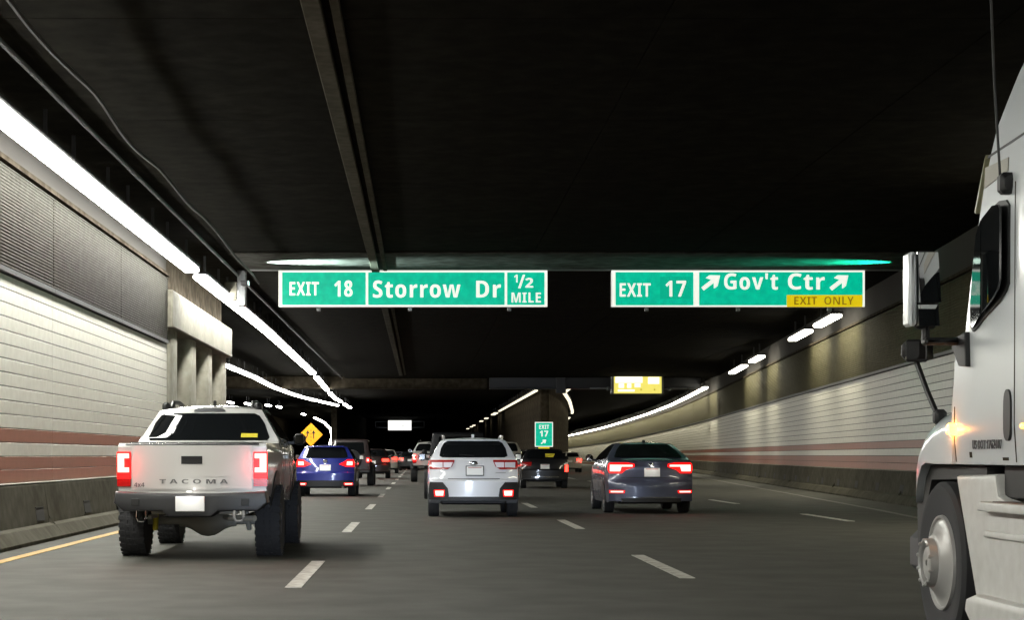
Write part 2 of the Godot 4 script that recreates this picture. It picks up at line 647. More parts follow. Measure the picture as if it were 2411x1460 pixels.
func make_walls() -> void:
	var left := [Vector3(-5.6, 0, -40), Vector3(-5.6, 0, 41.2)]
	var o := thing("tiled_wall", "tiled and ribbed tunnel wall on the left behind the white pickup", "wall")
	tile_wall(o, left, -1.0, [-40.0, 22.0, 28.4, 34.8, 41.2], 3.64, 5.1, true)
	o = thing("safety_barrier", "concrete safety barrier at the foot of the left tiled wall", "barrier")
	barrier(o, left, -1.0, [-40.0, 21.0, 27.0, 33.0, 39.0, 41.2], 22.4, 40.0, 3.75)
	o = thing("tiled_wall", "curving tiled tunnel wall on the right beyond the big truck", "wall")
	tile_wall(o, right_wall, 1.0, [-40.0, 34.0, 41.0, 53.0, 67.0, 81.0, 93.0, 110.0, 134.0, 152.0, 200.0, 262.0, 336.0], 3.42, 5.0, false)
	o = thing("safety_barrier", "concrete safety barrier at the foot of the right curving wall", "barrier")
	barrier(o, right_wall, 1.0, [-40.0, 34.0, 46.0, 58.0, 70.0, 82.0, 94.0, 110.0, 134.0, 152.0, 200.0, 262.0, 336.0], 42.0, 112.0, 3.75)
	# gore between the main road and the exit ramp
	var main_side := [Vector3(7.75, 0, 121), Vector3(7.75, 0, 330)]
	var ramp_side := [Vector3(8.3, 0, 121), Vector3(10.5, 0, 138), Vector3(13.6, 0, 172), Vector3(15.6, 0, 202), Vector3(16.6, 0, 240), Vector3(17.0, 0, 330)]
	o = thing("gore_wall", "dark dividing wall behind the exit 17 gore sign", "wall")
	var g := MB.new()
	sweep(g, main_side, [[0.0, -0.1], [-0.5, -0.1], [-0.5, 6.055], [0.0, 6.055]])
	part("main_road_face", g, M.dark_concrete, o)
	g = MB.new()
	sweep(g, ramp_side, [[0.0, -0.3], [0.5, -0.3], [0.5, 6.055], [0.0, 6.055]])
	part("ramp_face", g, M.dark_concrete, o)
	g = MB.new()
	g.prism_d([[7.76, 0.0], [8.2, 0.0], [8.2, 6.05], [7.76, 6.05]], 120.6, 120.98, 0.1)
	part("nose", g, M.dark_concrete, o)
	g = MB.new()
	g.box(V(7.6, 0, 116.5), V(8.5, 0.85, 119.58), 0.2)
	part("nose_barrier", g, M.concrete, o)
	# row of columns where the left wall ends
	o = thing("column_row", "row of pale concrete columns under a header where left wall ends", "columns")
	g = MB.new()
	g.box(V(-6.5, 4.02, 41.22), V(-5.45, 4.86, 54.2), 0.03)
	part("header", g, M.header_concrete, o)
	g = MB.new()
	g.box(V(-6.4, 4.86, 41.3), V(-5.75, 6.055, 54.1))
	part("upstand", g, M.dark_concrete, o)
	for d in [41.5, 45.1, 48.7, 52.3]:
		g = MB.new()
		var x0 := -6.45
		var x1 := -5.55
		var dd: float = d
		var rings := []
		for y in [0.0, 4.018]:
			var ring := []
			for k in 20:
				var a := TAU * k / 20.0
				var cx := signf(cos(a)) * pow(absf(cos(a)), 0.55)
				var cz := signf(sin(a)) * pow(absf(sin(a)), 0.55)
				ring.append(V((x0 + x1) * 0.5 + 0.45 * cx, y, dd + 0.85 + 0.82 * cz))
			rings.append(ring)
		g.loft(rings)
		part("column", g, M.pale_concrete, o, 40.0)
	g = MB.new()
	sweep(g, [Vector3(-6.0, 0, 41.22), Vector3(-6.0, 0, 88.0)], [[-0.46, -0.05], [-0.46, 0.1], [-0.62, 0.1], [-0.6, 0.3], [-0.46, 0.85], [0.4, 0.85], [0.5, -0.05]])
	o = thing("ramp_divider", "low concrete divider running on from the column row to the merge sign", "barrier")
	part("divider_wall", g, M.concrete, o)
	# left side beyond the merge
	var lw := [Vector3(-7.4, 0, 166), Vector3(-7.4, 0, 200), Vector3(-6.9, 0, 330)]
	o = thing("main_road_wall", "dark concrete wall left of the main road past the ramp merge", "wall")
	g = MB.new()
	sweep(g, lw, [[0.0, -0.1], [0.5, -0.1], [0.5, 6.055], [0.0, 6.055]])
	part("wall_face", g, M.dark_concrete, o)
	# beam across the road where the ceiling steps
	o = thing("cross_beam", "grey steel beam under the ceiling behind the yellow message board", "beam")
	g = MB.new()
	g.box(V(4.2, 5.3, 113.4), V(17.0, 6.055, 114.0), 0.03)
	part("web", g, M.dark_steel, o)
	g = MB.new()
	g.box(V(4.2, 5.22, 113.2), V(17.0, 5.297, 114.2), 0.02)
	part("flange", g, M.dark_steel, o)
	g = MB.new()
	g.box(V(8.2, 4.95, 113.0), V(8.8, 6.05, 113.38), 0.03)
	part("bracket", g, M.dark_steel, o)
	o = thing("ceiling_step", "dark concrete downstand across the main road far ahead of the signs", "beam")
	g = MB.new()
	g.box(V(-18.0, 5.3, 114.4), V(4.1, 6.055, 116.5), 0.05)
	part("downstand", g, M.dark_concrete, o)
	# cable slung along the ceiling on the left
	o = thing("slung_cable", "black cable slung in waves below the ceiling beside the left lights", "cable")
	g = MB.new()
	var pts := []
	for k in 61:
		var d := 12.0 + k * 0.59
		pts.append(V(-3.95 - 0.1 * (d - 12.0) / 36.0 + 0.03 * sin(d * 0.9) + 0.03 * sin(d * 0.37 + 1.0), 5.6 - 0.05 * absf(sin(d * 0.55)), d))
	g.tube(pts, 0.028, 6)
	part("cable_run", g, M.cable, o)


func make_lamps() -> void:
	var main_row := [Vector3(-5, 5.2, -40), Vector3(-5, 5.2, 60), Vector3(-5.3, 5.2, 92), Vector3(-5.7, 5.2, 112), Vector3(-6.05, 5.2, 130), Vector3(-6.0, 5.2, 160)]
	var gl := "strip lights in the long left row"
	var tl := "white strip light in the long row above the left wall and pickup"
	lamp_row(main_row, -29.0, 41.0, 5.0, 0.06, tl, gl, 0.32)
	lamp_row(main_row, 42.4, 92.4, 5.0, 0.06, tl, gl, 0.3)
	for q in [[97.0, 106.0], [107.0, 116.0], [121.5, 131.0], [133.0, 142.0], [148.0, 152.0], [155.0, 160.0]]:
		strip_light(at_d(main_row, q[0]), at_d(main_row, q[1]), tl, gl)
	var merge := [Vector3(-8.9, 5.2, 60), Vector3(-8.75, 5.2, 85), Vector3(-8.6, 5.2, 97), Vector3(-8.75, 5.2, 110), Vector3(-8.4, 5.2, 128), Vector3(-7.3, 5.2, 144), Vector3(-6.6, 5.2, 154)]
	lamp_row(merge, 84.0, 152.0, 6.8, 0.05, "white strip light in the curved row over the merging left ramp", "strip lights over the merging ramp")
	for q in [[-14.6, 5.2, 144.0, "leftmost small light far left, right beside the last column"], [-13.6, 5.2, 147.5, "second small light right of the columns above the pickup roof"], [-12.35, 5.2, 152.0, "longer small light above the right side of the pickup roof"], [-11.85, 5.2, 157.0, "rightmost of the small lights above the pickup roof"], [-11.55, 5.2, 185.0, "lone small light between pickup roof and orange diamond sign"]]:
		strip_light(Vector3(q[0], q[1], q[2] - 1.6), Vector3(q[0], q[1], q[2] + 1.6), q[3], "separate lights over the far left bore")
	var down := [Vector3(-11.4, 5.2, 202), Vector3(-11.0, 4.9, 214), Vector3(-10.9, 4.3, 228), Vector3(-11.3, 3.5, 240), Vector3(-12.1, 2.6, 250)]
	for i in 4:
		strip_light(down[i], down[i].lerp(down[i + 1], 0.97), "white strip light in the hooked row just behind the orange diamond sign", "strip lights behind the diamond sign", 0.3, 0.6)
	var gore_row := [Vector3(7.25, 5.2, 116), Vector3(7.25, 5.2, 330)]
	var gd := "strip light in the row running from the gore into the dark main bore"
	var gg := "strip lights along the gore wall"
	lamp_row(gore_row, 117.0, 172.0, 6.0, 0.25, gd, gg, 0.2, 0.03)
	for d in [179.0, 184.0, 204.0, 221.0, 252.0, 264.0, 284.0]:
		strip_light(at_d(gore_row, d), at_d(gore_row, d + 3.0), gd, gg, 0.4, 0.06)
	var ramp_row := [Vector3(9.0, 5.2, 113), Vector3(9.3, 5.2, 121), Vector3(11.0, 5.15, 138), Vector3(14.0, 5.1, 172), Vector3(16.0, 5.1, 202), Vector3(17.0, 5.0, 226)]
	var rd := "strip light in the bent row above the exit 17 gore sign"
	lamp_row(ramp_row, 113.5, 176.0, 7.6, 0.1, rd, "strip lights along the left of the exit ramp", 0.24, 0.04)
	strip_light(at_d(ramp_row, 196.0), at_d(ramp_row, 204.0), rd, "strip lights along the left of the exit ramp", 0.24, 0.04)
	# right-hand wall row: first in separate pairs, then a continuous line
	var row := []
	for q in right_wall:
		row.append(Vector3(q.x - 0.7, 5.2 + q.y, q.z))
	for q in [[-18.0, -12.0], [4.0, 10.0], [26.0, 32.0], [54.2, 58.5, "nearest and largest of the separate lights above the right wall"], [60.9, 65.5, "second of the separate right wall lights, close beyond the nearest"], [76.6, 80.8, "small light that starts the second pair above the right wall"], [84.6, 92.0, "farther and longer light of the second pair above the right wall"], [112.0, 118.0, "last separate right wall light, beside the unbroken row's near end"]]:
		strip_light(at_d(row, q[0]), at_d(row, q[1]), q[2] if q.size() > 2 else "separate white strip light in the spaced pairs above the right wall", "spaced strip lights above the right wall", 0.3, 0.85)
	lamp_row(row, 119.5, 300.0, 11.0, 0.25, "white strip light in the unbroken row curving above the far right wall", "unbroken strip lights along the far right wall", 0.26, 0.5)


func _ready() -> void:
	set_up()
	make_materials()
	make_shell()
	make_walls()
	make_lamps()
	pickup(thing("pickup_truck", "lifted white pickup truck with big tyres and lit red tail lights", "pickup truck", V(-2.6, 0, 21.2)), M.paint_white, true)
	silver_crossover()
	grey_sedan()
	blue_crossover()
	far_cars()
	big_truck()
	make_signs()
	own_car()


# ---------------------------------------------------------------- vehicles
# A car's own axes: rear bumper at d = 0, front ahead, y = 0 on the road.
class Body:
	var top := []     # [d, y, bulge, crown] from the rear bumper over the roof to the nose
	var bot := []     # [d, y]
	var sect := []    # [y, share of width]
	var plan := []    # [d, half width]
	var power := 3.5

	func tab(t: Array, k: float, c := 1) -> float:
		if k <= t[0][0]:
			return t[0][c]
		for i in range(1, t.size()):
			if k <= t[i][0]:
				return lerpf(t[i - 1][c], t[i][c], (k - t[i - 1][0]) / maxf(t[i][0] - t[i - 1][0], 1e-6))
		return t[t.size() - 1][c]

	func W(y: float, d: float) -> float:
		return tab(plan, d) * tab(sect, y)

	func rear(x: float, y: float) -> float:
		var d: float = top[0][0]
		var b: float = top[0][2]
		for i in range(1, top.size()):
			if y <= top[i][1]:
				var w: float = clampf((y - top[i - 1][1]) / maxf(top[i][1] - top[i - 1][1], 1e-6), 0.0, 1.0)
				d = lerpf(top[i - 1][0], top[i][0], w)
				b = lerpf(top[i - 1][2], top[i][2], w)
				break
		return d + b * pow(minf(absf(x) / W(y, d + b), 1.0), power)

	func mesh() -> MB:
		var rows := []
		for i in top.size() - 1:
			var n := 3 if absf(top[i + 1][0] - top[i][0]) + absf(top[i + 1][1] - top[i][1]) > 0.25 else 2
			for k in n:
				var r := []
				for c in 4:
					r.append(lerpf(top[i][c], top[i + 1][c], float(k) / n))
				rows.append(r)
		rows.append(top[top.size() - 1])
		var ss := [-1.0, -0.97, -0.9, -0.8, -0.6, -0.3, 0.0, 0.3, 0.6, 0.8, 0.9, 0.97, 1.0]
		var m := MB.new()
		var grid := []
		var sides := []
		for r in rows:
			var line := []
			var e: float = r[0] + r[2]
			var w := W(r[1] - r[3], e)
			for s in ss:
				line.append(Vector3(s * w, r[1] - r[3] * s * s, -(r[0] + r[2] * pow(absf(s), power))))
			grid.append(line)
			var yb := minf(tab(bot, e), r[1] - r[3] - 0.002)
			var pair := []
			for sg in [-1.0, 1.0]:
				var col := []
				for k in 11:
					var y := lerpf(r[1] - r[3], yb, k / 10.0)
					col.append(Vector3(sg * (W(y, e) if k else w), y, -e))
				pair.append(col)
			sides.append(pair)
		for i in rows.size() - 1:
			for k in ss.size() - 1:
				m.quad(grid[i][k], grid[i][k + 1], grid[i + 1][k + 1], grid[i + 1][k])
			for k in 10:
				var a: Array = sides[i][0]
				var b: Array = sides[i + 1][0]
				m.quad(a[k + 1], a[k], b[k], b[k + 1])
				a = sides[i][1]
				b = sides[i + 1][1]
				m.quad(a[k], a[k + 1], b[k + 1], b[k])
			m.quad(sides[i][1][10], sides[i][0][10], sides[i + 1][0][10], sides[i + 1][1][10])
		for q in [[0, false], [rows.size() - 1, true]]:
			# close the ends below the first and last row
			var L: Array = grid[q[0]]
			var lo := []
			for k in ss.size():
				lo.append(Vector3(L[k].x, sides[q[0]][0][10].y, L[k].z))
			for k in ss.size() - 1:
				if q[1]:
					m.quad(L[k], L[k + 1], lo[k + 1], lo[k])
				else:
					m.quad(lo[k], lo[k + 1], L[k + 1], L[k])
		return m

	# a plate that follows the back of the car: rows of [y, x0, x1]
	func patch(rows: Array, proud: float, thick := 0.03, cols := 8) -> MB:
		var f := []
		var g := []
		for i in rows.size() - 1:
			var n := 3 if i < rows.size() - 1 else 1
			for k in n:
				var w := float(k) / n
				_row(f, g, lerpf(rows[i][0], rows[i + 1][0], w), lerpf(rows[i][1], rows[i + 1][1], w), lerpf(rows[i][2], rows[i + 1][2], w), proud, thick, cols)
		var q: Array = rows[rows.size() - 1]
		_row(f, g, q[0], q[1], q[2], proud, thick, cols)
		return slab(f, g)

	func _row(f: Array, g: Array, y: float, x0: float, x1: float, proud: float, thick: float, cols: int) -> void:
		var a := []
		var b := []
		for c in cols + 1:
			var x := lerpf(x0, x1, float(c) / cols)
			var d := rear(x, y)
			a.append(Vector3(x, y, -(d - proud)))
			b.append(Vector3(x, y, -(d - proud + thick)))
		f.append(a)
		g.append(b)

	# the same on a flank: rows of [d, y0, y1]
	func flank(rows: Array, sg: float, proud: float, thick := 0.03, cols := 6) -> MB:
		var f := []
		var g := []
		for q in rows:
			var a := []
			var b := []
			for c in cols + 1:
				var y := lerpf(q[1], q[2], float(c) / cols)
				var w: float = W(y, q[0]) + proud + (q[3] if q.size() > 3 else 0.0)
				a.append(Vector3(sg * w, y, -q[0]))
				b.append(Vector3(sg * (w - thick), y, -q[0]))
			f.append(a)
			g.append(b)
		return slab(f, g)

	# on the upper side: rows of [d, x0, x1]
	func lid(rows: Array, proud: float, thick := 0.03, cols := 8) -> MB:
		var f := []
		var g := []
		for q in rows:
			var a := []
			var b := []
			for c in cols + 1:
				var x := lerpf(q[1], q[2], float(c) / cols)
				var y := tab(top, q[0], 1)
				var cr := tab(top, q[0], 3)
				var s := x / maxf(W(y, q[0]), 0.01)
				a.append(Vector3(x, y - cr * s * s + proud, -(q[0] + tab(top, q[0], 2) * pow(absf(s), power))))
				b.append(a[c] - Vector3(0, thick, 0))
			f.append(a)
			g.append(b)
		return slab(f, g)

	func slab(f: Array, g: Array) -> MB:
		var m := MB.new()
		var R := f.size()
		var C: int = f[0].size()
		for i in R - 1:
			for k in C - 1:
				m.quad(f[i][k], f[i][k + 1], f[i + 1][k + 1], f[i + 1][k])
				m.quad(g[i][k + 1], g[i][k], g[i + 1][k], g[i + 1][k + 1])
			m.quad(g[i][0], f[i][0], f[i + 1][0], g[i + 1][0])
			m.quad(f[i][C - 1], g[i][C - 1], g[i + 1][C - 1], f[i + 1][C - 1])
		for k in C - 1:
			m.quad(f[0][k + 1], f[0][k], g[0][k], g[0][k + 1])
			m.quad(f[R - 1][k], f[R - 1][k + 1], g[R - 1][k + 1], g[R - 1][k])
		m.orient()
		return m

	func arch(d: float, yc: float, r: float, y0: float) -> Array:
		var rows := []
		for k in 15:
			var a := lerpf(PI, 0.0, k / 14.0)
			rows.append([d + r * cos(a), y0, maxf(yc + r * sin(a), y0 + 0.01)])
		return rows


func sym(mb: MB) -> MB:
	# mirror a shape across the car's middle and keep both
	var o := MB.new()
	for i in range(0, mb.p.size(), 3):
		for k in [0, 2, 1]:
			var q := mb.p[i + k]
			o.p.append(Vector3(-q.x, q.y, q.z))
	return o


func wheel(o: Node3D, x: float, d: float, r: float, w: float, rim_r: float, sg: float, rim_mat: Material, blocks := false) -> void:
	# x is the middle of the tyre, sg the side that faces out
	var c := V(x, r, d)
	var t := MB.new()
	var h := w * 0.5
	t.lathe_x(c, [[rim_r, -h * 0.8], [r * 0.86, -h], [r * 0.965, -h * 0.93], [r, -h * 0.72], [r, -h * 0.3], [r - 0.008, -h * 0.27], [r - 0.008, -h * 0.2], [r, -h * 0.17], [r, h * 0.17], [r - 0.008, h * 0.2], [r - 0.008, h * 0.27], [r, h * 0.3], [r, h * 0.72], [r * 0.965, h * 0.93], [r * 0.86, h], [rim_r, h * 0.8]], 36)
	if blocks:
		for k in 30:
			var a := TAU * k / 30.0
			for s in [-1.0, 1.0]:
				var b := MB.new()
				b.box(Vector3(s * h * 0.55, -0.006, -0.028), Vector3(s * h * 1.0, 0.006, 0.028), 0.002)
				b.box(Vector3(s * h * 0.06, -0.006, -0.012), Vector3(s * h * 0.42, 0.005, 0.028), 0.002)
				for q in b.p:
					t.p.append(c + Basis(Vector3.RIGHT, a) * (q + Vector3(0, r, 0)))
	var ty := part("wheel", t, M.rubber, o)
	var m := MB.new()
	var prof := []
	for q in [[rim_r * 1.02, 0.72], [rim_r * 0.97, 0.86], [rim_r * 0.9, 0.6], [rim_r * 0.55, 0.45], [rim_r * 0.32, 0.62], [0.02, 0.64]]:
		prof.append([q[0], sg * h * q[1]])
	prof.append([0.02, -sg * h * 0.6])
	prof.append([rim_r * 1.02, -sg * h * 0.6])
	m.lathe_x(c, prof, 28)
	part("rim", m, rim_mat, ty)
	if rim_r < 0.3:
		for k in 5:
			var sp := MB.new()
			sp.box(Vector3(sg * h * 0.55, rim_r * 0.2, -0.035), Vector3(sg * h * 0.84, rim_r * 0.94, 0.035), 0.01)
			var out := MB.new()
			for q in sp.p:
				out.p.append(c + Basis(Vector3.RIGHT, TAU * k / 5.0) * q)
			part("spoke", out, rim_mat, ty)


func red_light(at: Vector3, energy: float, parent: Node, colour := Color(1.0, 0.1, 0.08)) -> void:
	var l := OmniLight3D.new()
	l.name = "light"
	l.light_color = colour
	l.light_energy = energy
	l.light_size = 0.008
	l.omni_range = 40.0
	l.omni_attenuation = 2.0
	l.shadow_enabled = true
	l.position = at
	parent.add_child(l, true)


func plate(o: Node3D, b: Body, x: float, y: float, w: float, h: float, frame := true, proud := 0.02) -> void:
	if frame:
		part("plate_frame", b.patch([[y - h * 0.5 - 0.015, x - w * 0.5 - 0.015, x + w * 0.5 + 0.015], [y + h * 0.5 + 0.015, x - w * 0.5 - 0.015, x + w * 0.5 + 0.015]], proud, 0.02, 2), M.black_plastic, o)
	var pl := part("licence_plate", b.patch([[y - h * 0.5, x - w * 0.5, x + w * 0.5], [y + h * 0.5, x - w * 0.5, x + w * 0.5]], proud + 0.004, 0.01, 2), M.plate, o)
	# faint characters: too blurred to read, so only their smudged band
	part("plate_band", b.patch([[y + h * 0.34, x - w * 0.4, x + w * 0.4], [y + h * 0.42, x - w * 0.4, x + w * 0.4]], proud + 0.0055, 0.003, 2), M.plate_ink, pl)


func plate_lamp(o: Node3D, x: float, y: float, d: float, energy: float) -> void:
	var mb := MB.new()
	mb.box(V(x - 0.03, y - 0.008, d - 0.012), V(x + 0.03, y + 0.008, d + 0.012), 0.004)
	var pl := part("plate_lamp", mb, M.board_white, o)
	red_light(V(x, y, d), energy, pl, Color(1.0, 0.98, 0.95))


func door_mirror(o: Node3D, b: Body, d: float, y: float, sg: float, m: Material, glassy := true) -> void:
	var mb := MB.new()
	var w := b.W(y, d)
	mb.box(V(sg * (w + 0.06), y - 0.02, d - 0.02), V(sg * (w + 0.22), y + 0.14, d + 0.12), 0.045)
	mb.box(V(sg * (w - 0.04), y - 0.01, d + 0.02), V(sg * (w + 0.08), y + 0.04, d + 0.1), 0.01)
	var dm := part("door_mirror", mb, m, o)
	if glassy:
		var g := MB.new()
		g.box(V(sg * (w + 0.085), y + 0.005, d - 0.026), V(sg * (w + 0.2), y + 0.115, d - 0.019), 0.003)
		part("mirror_glass", g, M.mirror, dm)


func bothsides(called: String, mb: MB, m: Material, o: Node3D) -> void:
	part(called, mb, m, o)
	part(called, sym(mb), m, o)


# -------- the lifted white pickup, and a plainer one far ahead
func pickup(o: Node3D, pm: Material, near: bool) -> void:
	var b := Body.new()
	b.power = 2.4
	b.top = [[0.12, 0.8, 0.035, 0], [0.1, 1.3, 0.035, 0], [0.13, 1.335, 0.035, 0.0], [0.22, 1.34, 0.0, 0.0], [1.68, 1.345, 0.0, 0.0], [1.71, 1.36, 0.06, 0.0], [1.74, 1.42, 0.13, 0.0], [1.87, 1.7, 0.15, 0.01], [1.95, 1.79, 0.13, 0.03], [2.25, 1.825, 0.03, 0.04], [3.0, 1.83, 0.0, 0.04], [3.35, 1.79, -0.05, 0.04], [3.95, 1.4, -0.12, 0.02], [4.05, 1.36, -0.1, 0.02], [4.9, 1.25, -0.1, 0.03], [5.15, 1.1, -0.15, 0.0], [5.25, 0.75, -0.15, 0.0]]
	b.bot = [[0.0, 0.78], [0.3, 0.74], [1.7, 0.62], [4.9, 0.6], [5.3, 0.66]]
	b.sect = [[0.6, 0.95], [0.8, 0.985], [1.05, 1.0], [1.3, 0.985], [1.38, 0.965], [1.7, 0.75], [1.84, 0.66]]
	b.plan = [[0.0, 0.84], [0.2, 0.865], [1.5, 0.89], [4.3, 0.89], [5.0, 0.82], [5.3, 0.7]]
	part("body", b.mesh(), pm, o)
	# dark open bed seen as a rail cap on the tailgate
	part("tailgate_cap", b.patch([[1.318, -0.76, 0.76], [1.345, -0.76, 0.76]], 0.012, 0.09, 4), M.black_plastic, o)
	var bed := MB.new()
	bed.box(V(-0.74, 1.337, 0.3), V(0.74, 1.352, 1.66), 0.005)
	part("bed_cover", bed, M.black_plastic, o)
	# rear window with rounded corners
	part("rear_window", b.patch([[1.385, -0.72, 0.72], [1.42, -0.745, 0.745], [1.6, -0.675, 0.675], [1.69, -0.61, 0.61], [1.72, -0.55, 0.55]], 0.008, 0.03, 10), M.glass, o)
	part("window_sticker", b.patch([[1.42, 0.4, 0.6], [1.47, 0.4, 0.6]], 0.012, 0.008, 2), M.yellow_sticker, o)
	part("brake_lamp", b.patch([[1.74, -0.2, 0.2], [1.765, -0.18, 0.18], [1.785, -0.15, 0.15]], 0.012, 0.03, 4), M.dark_steel, o)
	for s in [-1.0, 1.0]:
		var sg: float = s
		part("side_window", b.flank([[2.3, 1.42, 1.66], [2.5, 1.41, 1.74], [3.2, 1.4, 1.73], [3.6, 1.39, 1.55], [3.78, 1.385, 1.42]], sg, 0.006), M.glass, o)
		part("wheel_arch", b.flank(b.arch(1.22, 0.46, 0.56, 0.6), sg, 0.012), M.black_plastic, o)
		part("wheel_arch", b.flank(b.arch(4.38, 0.46, 0.56, 0.6), sg, 0.012), M.black_plastic, o)
		var seam := b.flank([[2.55, 0.66, 1.4], [2.562, 0.66, 1.4]], sg, 0.003, 0.01)
		part("door_seam", seam, M.black_plastic, o)
		part("door_handle", b.flank([[2.64, 1.16, 1.2], [2.82, 1.16, 1.2]], sg, 0.035, 0.045), pm, o)
		door_mirror(o, b, 3.5, 1.35, sg, M.black_plastic if near else pm)
		var rail := MB.new()
		rail.tube([V(sg * 0.5, 1.79, 2.2), V(sg * 0.5, 1.86, 2.3), V(sg * 0.5, 1.875, 2.8), V(sg * 0.5, 1.85, 3.2), V(sg * 0.5, 1.78, 3.35)], 0.028)
		part("roof_rail", rail, M.black_plastic, o)
		var foot := MB.new()
		foot.box(V(sg * 0.52, 1.74, 2.12), V(sg * 0.62, 1.86, 2.36), 0.03)
		part("rail_foot", foot, M.black_plastic, o)
		# tail lamp: red surround with a bright bent bar
		var lx := sg * 0.7
		var ex := sg * 0.855
		part("tail_light", b.patch([[0.93, minf(lx, ex), maxf(lx, ex)], [1.24, minf(lx, ex), maxf(lx, ex)]], 0.03, 0.05, 4), M.tail, o)
		var tl := o.get_node("tail_light") if sg < 0.0 else o.get_node("tail_light_001")
		var c0 := sg * 0.772
		part("light_bar", b.patch([[1.005, minf(c0, ex - sg * 0.008), maxf(c0, ex - sg * 0.008)], [1.22, minf(c0, ex - sg * 0.008), maxf(c0, ex - sg * 0.008)]], 0.038, 0.02, 3), M.tail_core, tl)
		for yy in [1.005, 1.165]:
			part("light_bar", b.patch([[yy, minf(sg * 0.715, c0), maxf(sg * 0.715, c0)], [yy + 0.055, minf(sg * 0.715, c0), maxf(sg * 0.715, c0)]], 0.038, 0.02, 2), M.tail_core, tl)
		red_light(V(sg * 0.79, 1.09, b.rear(sg * 0.79, 1.09) - 0.08), 0.16, tl)
		part("lamp_base", b.patch([[0.845, minf(lx, ex), maxf(lx, ex)], [0.925, minf(lx, ex), maxf(lx, ex)]], 0.028, 0.04, 3), M.red_lens, o)
		wheel(o, sg * 0.8, 1.22, 0.42, 0.3, 0.215, sg, M.dark_steel, near)
		wheel(o, sg * 0.8, 4.38, 0.42, 0.3, 0.215, sg, M.dark_steel, near)
	if not near:
		return
	# tailgate: pressed panel, handle, raised lettering
	part("tailgate", b.patch([[0.805, -0.69, 0.69], [1.312, -0.69, 0.69]], 0.016, 0.03, 10), pm, o)
	part("tailgate_handle", b.patch([[1.1, -0.12, 0.12], [1.19, -0.12, 0.12]], 0.022, 0.02, 2), M.black_plastic, o)
	part("handle_lip", b.patch([[1.165, -0.105, 0.105], [1.18, -0.105, 0.105]], 0.034, 0.02, 2), M.black_plastic, o.get_node("tailgate_handle"))
	part("pressed_line", b.patch([[0.955, -0.42, 0.42], [0.965, -0.42, 0.42]], 0.022, 0.012, 4), pm, o)
	part("pressed_panel", b.patch([[0.82, -0.62, 0.62], [0.87, -0.52, 0.52], [0.935, -0.45, 0.45]], 0.021, 0.012, 6), pm, o)
	lettering(o, "T A C O M A", V(0.02, 0.9, b.rear(0.0, 0.9) - 0.024), 0.05, M.tailgate_lettering, 0.78, 1.35)
	lettering(o, "4x4", V(-0.6, 0.862, b.rear(-0.6, 0.86) - 0.026), 0.05, M.tailgate_lettering, 0.12, 1.0)
	# steel bumper with a dropped middle
	var bp := MB.new()
	bp.prism_d([[-0.85, 0.79], [-0.87, 0.66], [-0.76, 0.565], [-0.32, 0.565], [-0.24, 0.5], [0.24, 0.5], [0.32, 0.565], [0.76, 0.565], [0.87, 0.66], [0.85, 0.79], [0.3, 0.765], [-0.3, 0.765]], -0.06, 0.3, 0.03)
	part("rear_bumper", bp, M.bumper_steel, o)
	for x in [-0.62, 0.62]:
		var bl := MB.new()
		bl.box(V(x - 0.045, 0.63, -0.072), V(x + 0.045, 0.71, -0.05), 0.004)
		part("bumper_lamp", bl, M.sign_black, o)
	var lp := MB.new()
	lp.box(V(-0.165, 0.565, -0.082), V(0.165, 0.735, -0.063), 0.005)
	part("licence_plate", lp, M.plate, o)
	plate_lamp(o, 0.0, 0.79, -0.15, 0.035)
	# underside: axle, differential, exhaust, shackles
	var ax := MB.new()
	ax.tube([V(-0.66, 0.42, 1.22), V(0.66, 0.42, 1.22)], 0.05, 12)
	part("rear_axle", ax, M.dusty_metal, o)
	var df := MB.new()
	df.lathe_x(V(0.06, 0.4, 1.2), [[0.05, -0.34], [0.06, -0.27], [0.085, -0.2], [0.125, -0.14], [0.158, -0.08], [0.17, 0.0], [0.158, 0.08], [0.125, 0.14], [0.085, 0.2], [0.06, 0.27], [0.05, 0.34]], 24)
	part("differential", df, M.dusty_metal, o.get_node("rear_axle"))
	for x in [-0.55, 0.55]:
		var sp := MB.new()
		sp.box(V(x - 0.035, 0.46, 0.45), V(x + 0.035, 0.5, 2.0), 0.005)
		part("leaf_spring", sp, M.dusty_metal, o)
		var sh := MB.new()
		sh.tube([V(x - 0.05, 0.6, -0.03), V(x - 0.055, 0.5, -0.05), V(x - 0.03, 0.455, -0.055), V(x + 0.03, 0.455, -0.055), V(x + 0.055, 0.5, -0.05), V(x + 0.05, 0.6, -0.03)], 0.017, 8)
		part("shackle", sh, M.chrome if x < 0 else M.alloy, o)
		var shock := MB.new()
		shock.tube([V(x * 1.02, 0.32, 1.12), V(x * 0.95, 0.62, 0.95)], 0.033, 10)
		part("shock_absorber", shock, M.yellow_sticker if x < 0 else M.dusty_metal, o)
	var cm := MB.new()
	cm.box(V(-0.5, 0.52, 0.35), V(0.5, 0.6, 0.5), 0.01)
	part("cross_member", cm, M.dusty_metal, o)
	var ex := MB.new()
	ex.tube([V(0.3, 0.47, 0.9), V(0.4, 0.47, 0.5), V(0.7, 0.475, 0.28)], 0.035, 12)
	part("exhaust_pipe", ex, M.dusty_metal, o)
	var an := MB.new()
	an.box(V(0.0, 1.82, 2.3), V(0.03, 1.89, 2.42), 0.01)
	part("roof_fin", an, M.black_plastic, o)


